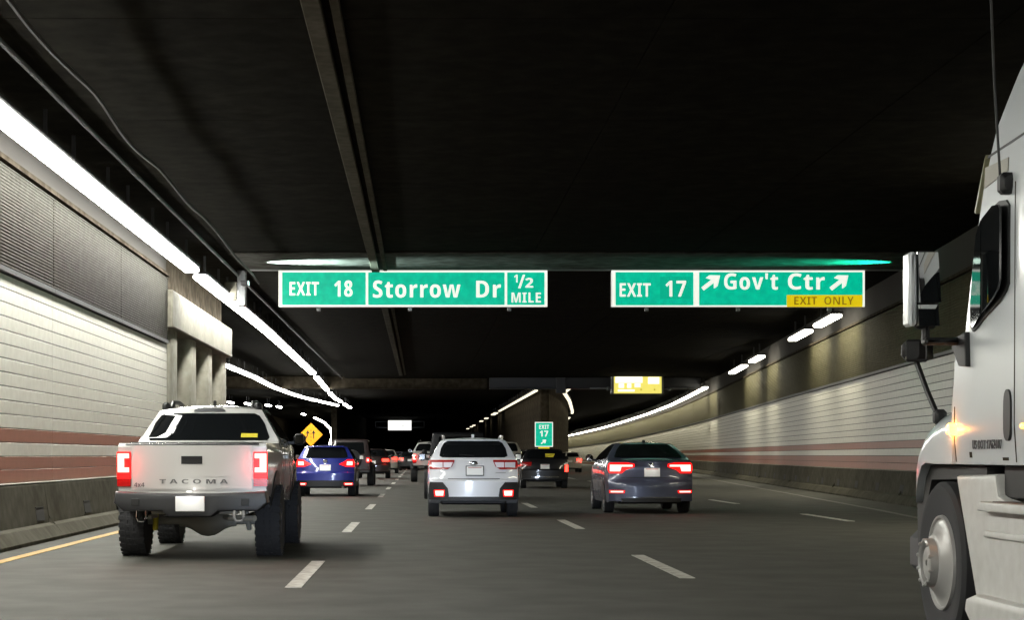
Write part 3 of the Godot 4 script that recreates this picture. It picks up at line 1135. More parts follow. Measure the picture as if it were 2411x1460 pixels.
func lettering(o: Node, text: String, at: Vector3, height: float, m: Material, width := 0.0, stretch := 1.0, turn := 0.0, called := "lettering", bold := 0.0) -> void:
	var f := SystemFont.new()
	f.font_names = PackedStringArray(["Droid Sans"])
	f.font_weight = 700
	var fv := FontVariation.new()
	fv.base_font = f
	fv.spacing_glyph = int(bold * 4.0)
	var tm := TextMesh.new()
	tm.font = fv
	tm.text = text
	tm.font_size = 64
	tm.pixel_size = height / 64.0 / 0.72
	tm.depth = 0.004
	var o2 := put(called, tm, m, o)
	var w := tm.get_aabb().size.x
	o2.scale.x = (width / w) if width > 0.0 and w > 0.0 else stretch
	o2.position = at
	o2.rotation.y = turn


# -------- hatchbacks and crossovers share this shape
func crossover(o: Node3D, pm: Material, h: float, hw: float, near: bool, lights_on := true) -> Body:
	var k := h / 1.54
	var b := Body.new()
	b.top = [[0.0, 0.5 * k, 0.16, 0], [0.0, 0.7 * k, 0.16, 0], [0.05, 0.75 * k, 0.15, 0], [0.08, 0.95 * k, 0.15, 0], [0.14, 1.13 * k, 0.16, 0], [0.17, 1.17 * k, 0.16, 0.0], [0.42, 1.44 * k, 0.14, 0.01], [0.46, 1.5 * k, 0.1, 0.03], [0.7, 1.535 * k, 0.05, 0.04], [1.6, 1.54 * k, 0.0, 0.04], [2.35, 1.48 * k, -0.06, 0.04], [3.1, 1.08 * k, -0.15, 0.02], [3.3, 1.02 * k, -0.15, 0.03], [4.1, 0.9 * k, -0.18, 0.04], [4.3, 0.72 * k, -0.2, 0.0], [4.36, 0.4 * k, -0.2, 0.0]]
	b.bot = [[0.0, 0.4 * k], [0.2, 0.34 * k], [0.5, 0.26], [4.0, 0.26], [4.36, 0.3]]
	b.sect = [[0.25, 0.95], [0.45 * k, 0.985], [0.7 * k, 1.0], [1.0 * k, 0.98], [1.12 * k, 0.95], [1.45 * k, 0.73], [1.56 * k, 0.62]]
	b.plan = [[0.0, hw * 0.93], [0.16, hw * 0.965], [0.5, hw], [3.4, hw], [4.1, hw * 0.92], [4.4, hw * 0.78]]
	part("body", b.mesh(), pm, o)
	var g := hw / 0.89
	part("rear_window", b.patch([[1.15 * k, -0.6 * g, 0.6 * g], [1.18 * k, -0.66 * g, 0.66 * g], [1.32 * k, -0.63 * g, 0.63 * g], [1.43 * k, -0.57 * g, 0.57 * g], [1.465 * k, -0.5 * g, 0.5 * g]], 0.008, 0.03, 12), M.glass, o)
	for s in [-1.0, 1.0]:
		var sg: float = s
		part("side_window", b.flank([[0.6, 1.3 * k, 1.36 * k], [0.75, 1.18 * k, 1.43 * k], [1.6, 1.12 * k, 1.44 * k], [2.3, 1.1 * k, 1.4 * k], [2.75, 1.09 * k, 1.2 * k], [2.9, 1.085 * k, 1.1 * k]], sg, 0.006), M.glass, o)
		part("wheel_arch", b.flank(b.arch(0.85, 0.33, 0.4, 0.28), sg, 0.012), M.black_plastic, o)
		part("wheel_arch", b.flank(b.arch(3.5, 0.33, 0.4, 0.28), sg, 0.012), M.black_plastic, o)
		part("sill", b.flank([[1.2, 0.27, 0.4], [3.1, 0.27, 0.4]], sg, 0.012), M.black_plastic, o)
		wheel(o, sg * (hw - 0.12), 0.85, 0.335, 0.22, 0.21, sg, M.alloy)
		wheel(o, sg * (hw - 0.12), 3.5, 0.335, 0.22, 0.21, sg, M.alloy)
		door_mirror(o, b, 2.65, 1.1 * k, sg, M.black_plastic, near)
	var un := MB.new()
	un.box(V(-hw * 0.72, 0.24, 0.3), V(hw * 0.72, 0.42, 3.9), 0.03)
	part("underbody", un, M.sign_black, o)
	return b


func mm(a: float, b: float) -> Array:
	return [minf(a, b), maxf(a, b)]


func silver_crossover() -> void:
	var o := thing("crossover_car", "silver white crossover car straight ahead, lit by headlights from behind", "car", V(1.03, 0, 36.0))
	var b := crossover(o, M.paint_silver, 1.55, 0.89, true)
	part("tailgate_seam", b.patch([[0.738, -0.5, 0.5], [0.75, -0.5, 0.5]], 0.004, 0.02, 6), M.black_plastic, o)
	part("roof_spoiler", b.patch([[1.485, -0.55, 0.55], [1.515, -0.55, 0.55]], 0.09, 0.2, 8), M.paint_silver, o)
	var fin := MB.new()
	fin.prism_x([[0.72, 1.53], [0.75, 1.6], [0.8, 1.61], [0.98, 1.53]], -0.025, 0.025, 0.006)
	part("roof_fin", fin, M.paint_silver, o)
	for s in [-1.0, 1.0]:
		var sg: float = s
		var tl := part("tail_light", b.patch([[0.93] + mm(sg * 0.84, sg * 0.5), [0.98] + mm(sg * 0.86, sg * 0.42), [1.09] + mm(sg * 0.85, sg * 0.37), [1.11] + mm(sg * 0.83, sg * 0.38)], 0.016, 0.03, 8), M.red_lens, o)
		part("clear_section", b.patch([[0.965] + mm(sg * 0.8, sg * 0.44), [1.065] + mm(sg * 0.81, sg * 0.4)], 0.022, 0.012, 6), M.clear_lens, tl)
		part("lens_divider", b.patch([[0.96] + mm(sg * 0.6, sg * 0.585), [1.07] + mm(sg * 0.6, sg * 0.585)], 0.026, 0.012, 2), M.red_lens, tl)
		# black corner cladding with a lit reflector lamp
		part("corner_cladding", b.patch([[0.34] + mm(sg * 0.86, sg * 0.5), [0.42] + mm(sg * 0.87, sg * 0.48), [0.56] + mm(sg * 0.865, sg * 0.5), [0.68] + mm(sg * 0.85, sg * 0.6)], 0.014, 0.04, 8), M.black_plastic, o)
		var bl := part("bumper_light", b.patch([[0.405] + mm(sg * 0.76, sg * 0.57), [0.53] + mm(sg * 0.77, sg * 0.56)], 0.03, 0.04, 4), M.tail, o)
		part("light_core", b.patch([[0.42] + mm(sg * 0.735, sg * 0.59), [0.515] + mm(sg * 0.745, sg * 0.58)], 0.036, 0.012, 3), M.tail_core, bl)
		red_light(V(sg * 0.66, 0.47, b.rear(sg * 0.66, 0.47) - 0.012), 0.03, bl)
		var rail := MB.new()
		rail.tube([V(sg * 0.56, 1.49, 0.62), V(sg * 0.57, 1.57, 0.7), V(sg * 0.58, 1.585, 1.6), V(sg * 0.57, 1.54, 2.2)], 0.02)
		part("roof_rail", rail, M.alloy, o)
	part("lower_bumper", b.patch([[0.335, -0.5, 0.5], [0.4, -0.5, 0.5]], 0.012, 0.04, 8), M.black_plastic, o)
	plate(o, b, 0.02, 0.9, 0.32, 0.165, true, 0.02)
	var em := MB.new()
	em.lathe_x(Vector3.ZERO, [[0.045, 0.0], [0.06, 0.006], [0.045, 0.012]], 20)
	var bad := MB.new()
	for q in em.p:
		bad.p.append(V(q.z * 1.35, 1.045 + q.y * 0.75, b.rear(0, 1.045) - 0.002 - q.x))
	part("badge", bad, M.chrome, o)
	part("model_badge", b.patch([[0.86, 0.42, 0.62], [0.872, 0.42, 0.62]], 0.006, 0.008, 3), M.alloy, o)
	var wp := MB.new()
	wp.tube([V(0.0, 1.19, b.rear(0, 1.19) - 0.025), V(-0.28, 1.21, b.rear(-0.28, 1.21) - 0.025)], 0.011, 6)
	part("rear_wiper", wp, M.black_plastic, o)
	var ex := MB.new()
	ex.tube([V(-0.05, 0.33, 0.9), V(0.0, 0.33, 0.35)], 0.09, 14)
	part("exhaust_muffler", ex, M.dusty_metal, o)


func blue_crossover() -> void:
	var o := thing("crossover_car", "bright blue crossover car with lit red tail lights beside the pickup", "car", V(-2.76, 0, 54.2))
	var b := crossover(o, M.paint_blue, 1.5, 0.87, true)
	part("roof_spoiler", b.patch([[1.44, -0.52, 0.52], [1.475, -0.52, 0.52]], 0.1, 0.2, 8), M.paint_blue, o)
	for s in [-1.0, 1.0]:
		var sg: float = s
		var tl := part("tail_light", b.patch([[0.86] + mm(sg * 0.84, sg * 0.62), [0.94] + mm(sg * 0.85, sg * 0.4), [1.02] + mm(sg * 0.84, sg * 0.56), [1.08] + mm(sg * 0.81, sg * 0.64)], 0.02, 0.04, 6), M.tail, o)
		part("light_core", b.patch([[0.91] + mm(sg * 0.79, sg * 0.62), [1.02] + mm(sg * 0.79, sg * 0.63)], 0.028, 0.014, 4), M.tail_core, tl)
		red_light(V(sg * 0.7, 0.96, b.rear(sg * 0.7, 0.96) - 0.012), 0.2, tl)
		var bl := part("bumper_light", b.patch([[0.33] + mm(sg * 0.8, sg * 0.56), [0.4] + mm(sg * 0.8, sg * 0.54)], 0.03, 0.04, 4), M.tail, o)
		part("light_core", b.patch([[0.345] + mm(sg * 0.78, sg * 0.58), [0.385] + mm(sg * 0.78, sg * 0.57)], 0.036, 0.012, 3), M.tail_core, bl)
		red_light(V(sg * 0.68, 0.365, b.rear(sg * 0.68, 0.365) - 0.012), 0.04, bl)
	part("lower_bumper", b.patch([[0.3, -0.82, 0.82], [0.47, -0.8, 0.8]], 0.012, 0.05, 10), M.black_plastic, o)
	plate(o, b, 0.0, 0.84, 0.32, 0.17, false, 0.012)
	plate_lamp(o, 0.0, 0.955, b.rear(0.0, 0.95) - 0.09, 0.03)
	var em := MB.new()
	em.box(V(-0.06, 0.98, b.rear(0, 0.98) - 0.02), V(0.06, 1.08, b.rear(0, 1.0) + 0.02), 0.015)
	part("badge", em, M.chrome, o)
	var ex := MB.new()
	ex.tube([V(0.45, 0.29, 0.5), V(0.5, 0.28, 0.1)], 0.035, 10)
	part("exhaust_pipe", ex, M.chrome, o)


func sedan_body(o: Node3D, pm: Material, hw: float, near: bool) -> Body:
	var b := Body.new()
	b.top = [[0.0, 0.45, 0.2, 0], [0.0, 0.62, 0.2, 0], [0.06, 0.72, 0.18, 0], [0.09, 0.95, 0.18, 0.0], [0.05, 1.06, 0.2, 0.0], [0.07, 1.09, 0.2, 0.015], [0.3, 1.115, 0.12, 0.03], [0.5, 1.14, 0.1, 0.03], [1.25, 1.44, 0.12, 0.03], [1.42, 1.475, 0.08, 0.035], [2.0, 1.49, 0.0, 0.04], [2.6, 1.44, -0.06, 0.04], [3.35, 1.06, -0.15, 0.03], [3.5, 1.02, -0.15, 0.03], [4.35, 0.88, -0.2, 0.04], [4.6, 0.7, -0.22, 0.0], [4.66, 0.4, -0.22, 0.0]]
	b.bot = [[0.0, 0.3], [0.2, 0.26], [0.5, 0.22], [4.3, 0.22], [4.66, 0.26]]
	b.sect = [[0.2, 0.95], [0.4, 0.985], [0.7, 1.0], [0.95, 0.985], [1.1, 0.95], [1.2, 0.89], [1.44, 0.66], [1.52, 0.57]]
	b.plan = [[0.0, hw * 0.92], [0.2, hw * 0.96], [0.6, hw], [3.6, hw], [4.3, hw * 0.92], [4.7, hw * 0.78]]
	part("body", b.mesh(), pm, o)
	part("rear_window", b.patch([[1.155, -0.68, 0.68], [1.17, -0.7, 0.7], [1.3, -0.62, 0.62], [1.4, -0.53, 0.53], [1.44, -0.47, 0.47]], 0.014, 0.04, 12), M.glass, o)
	for s in [-1.0, 1.0]:
		var sg: float = s
		part("side_window", b.flank([[1.05, 1.13, 1.2], [1.35, 1.12, 1.36], [1.7, 1.11, 1.41], [2.5, 1.1, 1.39], [2.9, 1.08, 1.22], [3.15, 1.07, 1.1]], sg, 0.006), M.glass, o)
		part("wheel_arch", b.flank(b.arch(1.0, 0.32, 0.37, 0.24), sg, 0.01), M.black_plastic, o)
		part("wheel_arch", b.flank(b.arch(3.68, 0.32, 0.37, 0.24), sg, 0.01), M.black_plastic, o)
		wheel(o, sg * (hw - 0.115), 1.0, 0.325, 0.215, 0.215, sg, M.alloy)
		wheel(o, sg * (hw - 0.115), 3.68, 0.325, 0.215, 0.215, sg, M.alloy)
		door_mirror(o, b, 2.95, 1.08, sg, M.black_plastic if near else pm, near)
		if near:
			part("door_seam", b.flank([[2.05, 0.3, 1.1], [2.06, 0.3, 1.1]], sg, 0.003, 0.01), M.black_plastic, o)
			part("door_handle", b.flank([[1.75, 0.93, 0.96], [1.93, 0.93, 0.96]], sg, 0.03, 0.04), pm, o)
	var un := MB.new()
	un.box(V(-hw * 0.74, 0.2, 0.3), V(hw * 0.74, 0.36, 4.2), 0.03)
	part("underbody", un, M.sign_black, o)
	return b


func grey_sedan() -> void:
	var o := thing("sedan_car", "dark grey sedan with bright red tail lights left of the big truck", "car", V(4.72, 0, 38.2))
	var b := sedan_body(o, M.paint_grey, 0.9, true)
	for s in [-1.0, 1.0]:
		var sg: float = s
		var tl := part("tail_light", b.patch([[0.83] + mm(sg * 0.84, sg * 0.6), [0.9] + mm(sg * 0.87, sg * 0.52), [0.96] + mm(sg * 0.87, sg * 0.34), [1.02] + mm(sg * 0.86, sg * 0.34), [1.05] + mm(sg * 0.82, sg * 0.5)], 0.02, 0.04, 10), M.tail, o)
		part("light_core", b.patch([[0.965] + mm(sg * 0.83, sg * 0.38), [1.005] + mm(sg * 0.83, sg * 0.38)], 0.028, 0.014, 6), M.tail_core, tl)
		part("light_core", b.patch([[0.87] + mm(sg * 0.83, sg * 0.63), [0.964] + mm(sg * 0.83, sg * 0.6)], 0.028, 0.014, 5), M.tail_core, tl)
		red_light(V(sg * 0.7, 0.94, b.rear(sg * 0.7, 0.94) - 0.012), 0.12, tl)
		var bl := part("bumper_light", b.patch([[0.425] + mm(sg * 0.84, sg * 0.55), [0.48] + mm(sg * 0.85, sg * 0.54)], 0.016, 0.03, 5), M.tail, o)
		part("light_core", b.patch([[0.438] + mm(sg * 0.82, sg * 0.58), [0.468] + mm(sg * 0.82, sg * 0.57)], 0.022, 0.012, 4), M.tail_core, bl)
	part("boot_seam", b.patch([[0.735, -0.62, 0.62], [0.745, -0.62, 0.62]], 0.004, 0.015, 6), M.black_plastic, o)
	part("chrome_strip", b.patch([[0.33, -0.52, 0.52], [0.345, -0.52, 0.52]], 0.018, 0.02, 8), M.chrome, o)
	part("lower_bumper", b.patch([[0.24, -0.6, 0.6], [0.32, -0.62, 0.62]], 0.01, 0.04, 8), M.black_plastic, o)
	plate(o, b, 0.02, 0.85, 0.32, 0.175, false, 0.01)
	plate_lamp(o, 0.02, 0.965, b.rear(0.0, 0.95) - 0.09, 0.025)
	var em := MB.new()
	em.lathe_x(Vector3.ZERO, [[0.035, 0.0], [0.05, 0.006], [0.035, 0.012]], 20)
	var bad := MB.new()
	for q in em.p:
		bad.p.append(V(q.z, 1.0 + q.y, b.rear(0, 1.0) - 0.002 - q.x))
	part("badge", bad, M.chrome, o)
	var ex := MB.new()
	ex.prism_d([[-0.62, 0.235], [-0.6, 0.29], [-0.42, 0.295], [-0.39, 0.235]], 0.05, 0.25, 0.012)
	part("exhaust_tip", ex, M.chrome, o)
	part("roof_antenna", b.lid([[1.36, -0.03, 0.03], [1.5, -0.02, 0.02]], 0.05, 0.07, 2), M.black_plastic, o)


# -------- boxy off-roader with a spare wheel on the back door
func offroader(o: Node3D, pm: Material, lit: bool) -> void:
	var b := Body.new()
	b.power = 8.0
	b.top = [[0.0, 0.62, 0.02, 0], [0.02, 1.15, 0.02, 0], [0.06, 1.2, 0.02, 0], [0.16, 1.78, 0.02, 0.0], [0.22, 1.83, 0.02, 0.01], [2.2, 1.84, 0.0, 0.01], [2.35, 1.78, 0.0, 0.01], [2.6, 1.22, 0.0, 0.01], [2.65, 1.18, 0.0, 0.02], [3.8, 1.12, -0.05, 0.03], [3.9, 0.6, -0.05, 0.0]]
	b.bot = [[0.0, 0.58], [4.0, 0.55]]
	b.sect = [[0.5, 0.98], [0.9, 1.0], [1.15, 0.985], [1.8, 0.86], [1.86, 0.82]]
	b.plan = [[0.0, 0.79], [2.6, 0.79], [4.0, 0.6]]
	part("body", b.mesh(), pm, o)
	part("rear_window", b.patch([[1.25, -0.58, 0.58], [1.7, -0.52, 0.52]], 0.008, 0.02, 4), M.glass, o)
	var bp := MB.new()
	bp.box(V(-0.8, 0.5, -0.14), V(0.8, 0.66, 0.1), 0.03)
	part("rear_bumper", bp, M.black_plastic, o)
	var sp := MB.new()
	sp.lathe_x(Vector3.ZERO, [[0.1, -0.12], [0.36, -0.12], [0.4, -0.06], [0.4, 0.06], [0.36, 0.12], [0.1, 0.12]], 28)
	var s2 := MB.new()
	for q in sp.p:
		s2.p.append(V(q.z + 0.06, q.y + 1.02, -0.14 + q.x))
	part("spare_wheel", s2, M.rubber, o)
	for s in [-1.0, 1.0]:
		var sg: float = s
		part("side_window", b.flank([[0.3, 1.26, 1.7], [1.3, 1.26, 1.72], [2.2, 1.26, 1.7], [2.5, 1.25, 1.3]], sg, 0.006), M.glass, o)
		var tl := MB.new()
		tl.box(V(sg * 0.64, 0.92, -0.035), V(sg * 0.77, 1.1, 0.03), 0.02)
		var t := part("tail_light", tl, M.tail if lit else M.red_lens, o)
		if lit:
			var tc := MB.new()
			tc.box(V(sg * 0.665, 0.96, -0.045), V(sg * 0.745, 1.06, -0.03), 0.01)
			part("light_core", tc, M.tail_core, t)
			red_light(V(sg * 0.7, 1.01, -0.02), 0.1, t)
		var fl := MB.new()
		fl.box(V(sg * 0.76, 0.86, 0.3), V(sg * 0.93, 0.92, 1.2), 0.03)
		part("wheel_flare", fl, M.black_plastic, o)
		wheel(o, sg * 0.79, 0.75, 0.4, 0.26, 0.21, sg, M.dark_steel)
		wheel(o, sg * 0.79, 3.2, 0.4, 0.26, 0.21, sg, M.dark_steel)
		door_mirror(o, b, 2.4, 1.22, sg, M.black_plastic, false)
	var pl := MB.new()
	pl.box(V(-0.62, 0.76, -0.02), V(-0.34, 0.9, 0.0), 0.004)
	part("licence_plate", pl, M.plate, o)


func far_cars() -> void:
	var o := thing("offroad_car", "dark boxy off-roader with spare wheel ahead of the blue car", "car", V(-2.75, 0, 73.0))
	offroader(o, M.paint_maroon, true)
	o = thing("offroad_car", "black boxy off-roader half hidden behind the silver crossover", "car", V(1.02, 0, 50.4))
	offroader(o, M.paint_black, false)
	o = thing("pickup_truck", "small white pickup far ahead, left of the silver crossover", "car", V(0.52, 0, 83.0))
	pickup(o, M.paint_white, false)
	var spec := [
		["crossover_car", "maroon car with wide red tail lamps ahead of the dark off-roader", -2.45, 96.0, M.paint_maroon, 1.55, true],
		["crossover_car", "pale hatchback with red lights far ahead in the left lane", -2.35, 124.0, M.paint_champagne, 1.6, true],
		["crossover_car", "distant car glowing orange red where the left dashed line ends", -1.75, 160.0, M.paint_grey, 1.5, true],
		["crossover_car", "distant car with red lights left of the small white pickup", -0.85, 148.0, M.paint_black, 1.5, true],
		["crossover_car", "silver van-like car seen through the gap right of the silver crossover", 3.85, 86.0, M.paint_champagne, 1.85, false],
		["crossover_car", "black hatchback with yellow window sticker between crossover and sedan", 4.5, 67.5, M.paint_black, 1.45, true],
		["crossover_car", "distant pale car with two red lights on the exit ramp", 10.4, 130.0, M.paint_champagne, 1.45, true],
	]
	for k in spec.size():
		var q: Array = spec[k]
		o = thing(q[0], q[1], "car", V(q[2], 0, q[3]))
		var b := crossover(o, q[4], q[5], 0.87, false)
		var kk: float = q[5] / 1.54
		for s in [-1.0, 1.0]:
			var sg: float = s
			if k == 5 and sg > 0.0:
				# this one shows a tall lamp low on its right corner
				part("tail_light", b.patch([[0.6] + mm(0.72, 0.84), [0.86] + mm(0.74, 0.84)], 0.03, 0.05, 3), M.tail_far, o)
				continue
			var lit: bool = q[6] and k != 5
			var t := part("tail_light", b.patch([[0.86 * kk] + mm(sg * 0.84, sg * 0.5), [1.02 * kk] + mm(sg * 0.83, sg * 0.48)], 0.03, 0.05, 5), M.tail_far if lit else M.red_lens, o)
			if lit:
				red_light(V(sg * 0.68, 0.94 * kk, b.rear(sg * 0.68, 0.94 * kk) - 0.012), 0.3, t)
		plate(o, b, 0.0, 0.84 * kk, 0.32, 0.17, false, 0.012)
		if k == 5:
			part("window_sticker", b.patch([[1.2 * kk, 0.02, 0.3], [1.34 * kk, 0.02, 0.38]], 0.014, 0.008, 3), M.yellow_sticker, o)
			part("bumper_trim", b.patch([[0.42 * kk, -0.5, 0.5], [0.47 * kk, -0.5, 0.5]], 0.02, 0.02, 6), M.chrome, o)


# -------- the big white truck passing on the right; its own d counts from d = 7 ahead of the camera
func big_truck() -> void:
	var o := thing("semi_truck", "large white long-nosed truck tractor close on the right edge", "truck", V(4.56, 0, 7.0))
	var b := Body.new()
	b.power = 3.0
	b.top = [[0.0, 1.2, 0.06, 0], [0.0, 3.0, 0.06, 0], [0.03, 3.6, 0.08, 0.0], [0.3, 3.88, 0.05, 0.1], [2.2, 3.92, 0.0, 0.12], [2.9, 3.78, -0.1, 0.1], [3.5, 3.5, -0.2, 0.05], [4.0, 3.1, -0.24, 0.02], [4.22, 2.75, -0.26, 0.0], [4.45, 2.3, -0.28, 0.0], [4.62, 1.95, -0.3, 0.0], [4.78, 1.86, -0.22, 0.02], [4.84, 1.5, -0.2, 0.0]]
	b.bot = [[0.0, 1.145], [5.0, 1.145]]
	b.sect = [[1.1, 0.985], [1.3, 1.0], [2.7, 0.995], [3.0, 0.985], [3.3, 0.965], [3.6, 0.92], [3.95, 0.78]]
	b.plan = [[0.0, 1.24], [0.3, 1.27], [4.2, 1.27], [4.6, 1.255]]
	part("cab", b.mesh(), M.truck_white, o)
	var L := -1.0
	# side glass in a black surround
	for s in [-1.0, 1.0]:
		var sg: float = s
		var fr := part("side_window", b.flank([[3.45, 2.16, 2.6], [3.5, 2.12, 2.635], [3.62, 2.07, 2.645], [3.9, 2.0, 2.6], [4.03, 1.955, 2.52], [4.12, 1.935, 2.3], [4.17, 1.97, 2.1]], sg, 0.012, 0.04, 8), M.black_plastic, o)
		part("pane", b.flank([[3.465, 2.18, 2.575, 0.0411], [3.51, 2.135, 2.61, 0.0385], [3.64, 2.09, 2.62, 0.0309], [3.885, 2.025, 2.575, 0.0166]], sg, 0.017, 0.012, 6), M.glass, fr)
		part("quarter_pane", b.flank([[3.905, 2.02, 2.57, 0.0155], [4.02, 1.98, 2.5, 0.0088], [4.1, 1.96, 2.3, 0.0041], [4.15, 1.99, 2.12, 0.0012]], sg, 0.017, 0.012, 6), M.glass, fr)
		part("door_seam", b.flank([[3.36, 1.16, 2.72], [3.372, 1.16, 2.72]], sg, 0.002, 0.008, 8), M.dark_concrete, o)
		part("door_seam", b.flank([[4.57, 1.16, 1.5], [4.58, 1.16, 1.5]], sg, 0.003, 0.01, 4), M.dark_concrete, o)
		part("roof_seam", b.flank([[2.6, 2.985, 3.0], [3.9, 2.93, 2.945]], sg, 0.002, 0.012, 2), M.black_plastic, o)
		part("roof_vent_panel", b.flank([[3.5, 2.8, 2.875], [3.93, 2.76, 2.88]], sg, 0.006, 0.03, 3), M.dusty_metal, o)
		# handle: upright oval
		var hr := []
		for k in 13:
			var a := lerpf(PI, 0.0, k / 12.0)
			hr.append([3.47 + 0.062 * cos(a), 1.425 - 0.005 - 0.14 * sqrt(maxf(sin(a), 0.0)), 1.425 + 0.005 + 0.14 * sqrt(maxf(sin(a), 0.0))])
		part("door_handle", b.flank(hr, sg, 0.012, 0.02, 8), M.black_plastic, o)
		part("windscreen", b.flank([[4.3, 2.0, 2.2], [4.32, 2.0, 2.22]], sg, -0.05, 0.02), M.glass, o)
		# front wing over the wheel
		var wing := MB.new()
		var wr := []
		for q in [[4.585, 1.5, 1.145, 1.268], [4.8, 1.5, 1.145, 1.272], [5.0, 1.475, 1.145, 1.272], [5.2, 1.43, 1.15, 1.268], [5.32, 1.385, 1.13, 1.262], [5.45, 1.32, 1.04, 1.25], [5.57, 1.24, 0.94, 1.23], [5.68, 1.15, 0.88, 1.2], [5.78, 1.05, 0.88, 1.15], [5.85, 0.97, 0.9, 1.06]]:
			var ring := []
			var yt: float = q[1]
			var yb: float = q[2]
			var xo: float = q[3]
			var rr := minf(0.17, (yt - yb) * 0.7)
			ring.append(V(sg * xo, yb, q[0]))
			for k in 9:
				var a := PI * 0.5 * k / 8.0
				ring.append(V(sg * (xo - rr + rr * cos(a)), yt - rr + rr * sin(a), q[0]))
			ring.append(V(sg * 0.8, yt + 0.04, q[0]))
			ring.append(V(sg * 0.8, yb, q[0]))
			wr.append(ring)
		wing.loft(wr)
		part("front_wing", wing, M.truck_white, o, 40.0)
		var rub := MB.new()
		rub.prism_x([[5.48, 0.9], [5.46, 0.5], [5.62, 0.42], [5.78, 0.6], [5.8, 0.9]], sg * 1.17, sg * 0.8, 0.03)
		part("bumper_corner", rub, M.sign_black, o)  # black here carries the shade in the wheel well and under bumper
		var liner := MB.new()
		liner.prism_x([[4.1, 1.13], [5.4, 1.13], [5.5, 0.9], [5.5, 0.5], [5.42, 0.5], [5.42, 0.86], [5.3, 1.04], [4.1, 1.06]], sg * 1.2, sg * 0.7)
		part("wheel_arch_liner", liner, M.sign_black, o)
		var inner := MB.new()
		inner.box(V(sg * 0.68, 0.35, 3.4), V(sg * 0.78, 1.14, 5.5), 0.01)
		part("chassis_side", inner, M.sign_black, o)
		# turn lamp behind the wheel arch
		var am := MB.new()
		am.prism_x([[4.52, 1.32], [4.53, 1.375], [4.57, 1.4], [4.61, 1.39], [4.62, 1.33]], sg * 1.3, sg * 1.25, 0.012)
		var aml := part("turn_lamp", am, M.amber, o)
		red_light(V(sg * 1.285, 1.36, 4.57), 0.06, aml, Color(1.0, 0.6, 0.2))
		var am2 := MB.new()
		am2.box(V(sg * 1.25, 1.345, 3.2), V(sg * 1.285, 1.375, 3.24), 0.01)
		part("marker_lamp", am2, M.amber, o)
		var mk := MB.new()
		mk.box(V(sg * 1.14, 0.95, 5.58), V(sg * 1.2, 1.06, 5.69), 0.015)
		part("headlamp_edge", mk, M.red_lens, o)
		wheel_truck(o, sg)
		# skirt panels with steps
		var sk := MB.new()
		sk.prism_x([[4.62, 1.075], [4.16, 0.28], [4.1, 0.24], [0.5, 0.2], [0.5, 0.93], [3.6, 0.93], [3.78, 0.97], [3.83, 1.09]], sg * 1.24, sg * 0.85, 0.03)
		part("side_skirt", sk, M.skirt_white, o)
		var st := MB.new()
		st.prism_x([[3.95, 0.875], [3.9, 0.93], [0.6, 0.93], [0.6, 0.875]], sg * 1.31, sg * 1.15, 0.015)
		part("step", st, M.skirt_white, o)
		var tr := MB.new()
		tr.box(V(sg * 1.17, 0.925, 0.7), V(sg * 1.285, 0.936, 3.72), 0.004)
		part("step_tread", tr, M.dark_steel, o)
		var st2 := MB.new()
		st2.prism_x([[4.17, 0.27], [4.14, 0.35], [4.0, 0.38], [0.6, 0.38], [0.6, 0.2], [4.05, 0.2]], sg * 1.32, sg * 1.15, 0.03)
		part("step", st2, M.skirt_white, o)
		var mid := MB.new()
		mid.prism_x([[3.98, 0.72], [3.95, 0.76], [0.6, 0.76], [0.6, 0.72]], sg * 1.262, sg * 1.2, 0.012)
		part("skirt_ridge", mid, M.skirt_white, o)
		var dk := MB.new()
		dk.box(V(sg * 1.19, 0.95, 0.6), V(sg * 0.8, 1.143, 3.8), 0.01)
		part("door_recess", dk, M.sign_black, o)
		# mirrors
		var mb := MB.new()
		mb.box(V(sg * 1.4, 1.97, 4.37), V(sg * 1.56, 2.45, 4.5), 0.035)
		var mm1 := part("main_mirror", mb, M.black_plastic, o)
		mb = MB.new()
		mb.box(V(sg * 1.55, 1.985, 4.34), V(sg * 1.6, 2.435, 4.49), 0.015)
		part("mirror_shell", mb, M.truck_white, mm1)
		mb = MB.new()
		mb.prism_x([[4.295, 2.125], [4.365, 2.435], [4.4, 2.435], [4.4, 2.125]], sg * 1.542, sg * 1.415, 0.004)
		part("mirror_glass", mb, M.mirror, mm1)
		mb = MB.new()
		mb.prism_x([[4.33, 1.985], [4.36, 2.115], [4.4, 2.115], [4.4, 1.985]], sg * 1.542, sg * 1.415, 0.004)
		part("convex_glass", mb, M.mirror, mm1)
		mb = MB.new()
		mb.prism_x([[4.22, 1.94], [4.45, 1.92], [4.5, 1.86], [4.35, 1.74], [4.2, 1.73]], sg * 1.3, sg * 1.24, 0.012)
		mb.box(V(sg * 1.28, 1.87, 4.34), V(sg * 1.5, 1.915, 4.42), 0.015)
		mb.box(V(sg * 1.455, 1.87, 4.39), V(sg * 1.5, 2.0, 4.45), 0.015)
		part("mirror_arm", mb, M.black_plastic, o)
		mb = MB.new()
		mb.box(V(sg * 1.14, 1.825, 5.47), V(sg * 1.34, 1.975, 5.58), 0.04)
		var hm := part("wing_mirror", mb, M.black_plastic, o)
		mb = MB.new()
		mb.loft([[V(sg * 1.325, 1.84, 5.46), V(sg * 1.325, 1.96, 5.468), V(sg * 1.325, 1.96, 5.48), V(sg * 1.325, 1.84, 5.48)], [V(sg * 1.155, 1.84, 5.42), V(sg * 1.155, 1.96, 5.428), V(sg * 1.155, 1.96, 5.48), V(sg * 1.155, 1.84, 5.48)]])
		part("mirror_glass", mb, M.mirror, hm)
		mb = MB.new()
		mb.tube([V(sg * 1.24, 1.83, 5.53), V(sg * 1.2, 1.62, 5.4), V(sg * 1.17, 1.43, 5.22)], 0.018, 8)
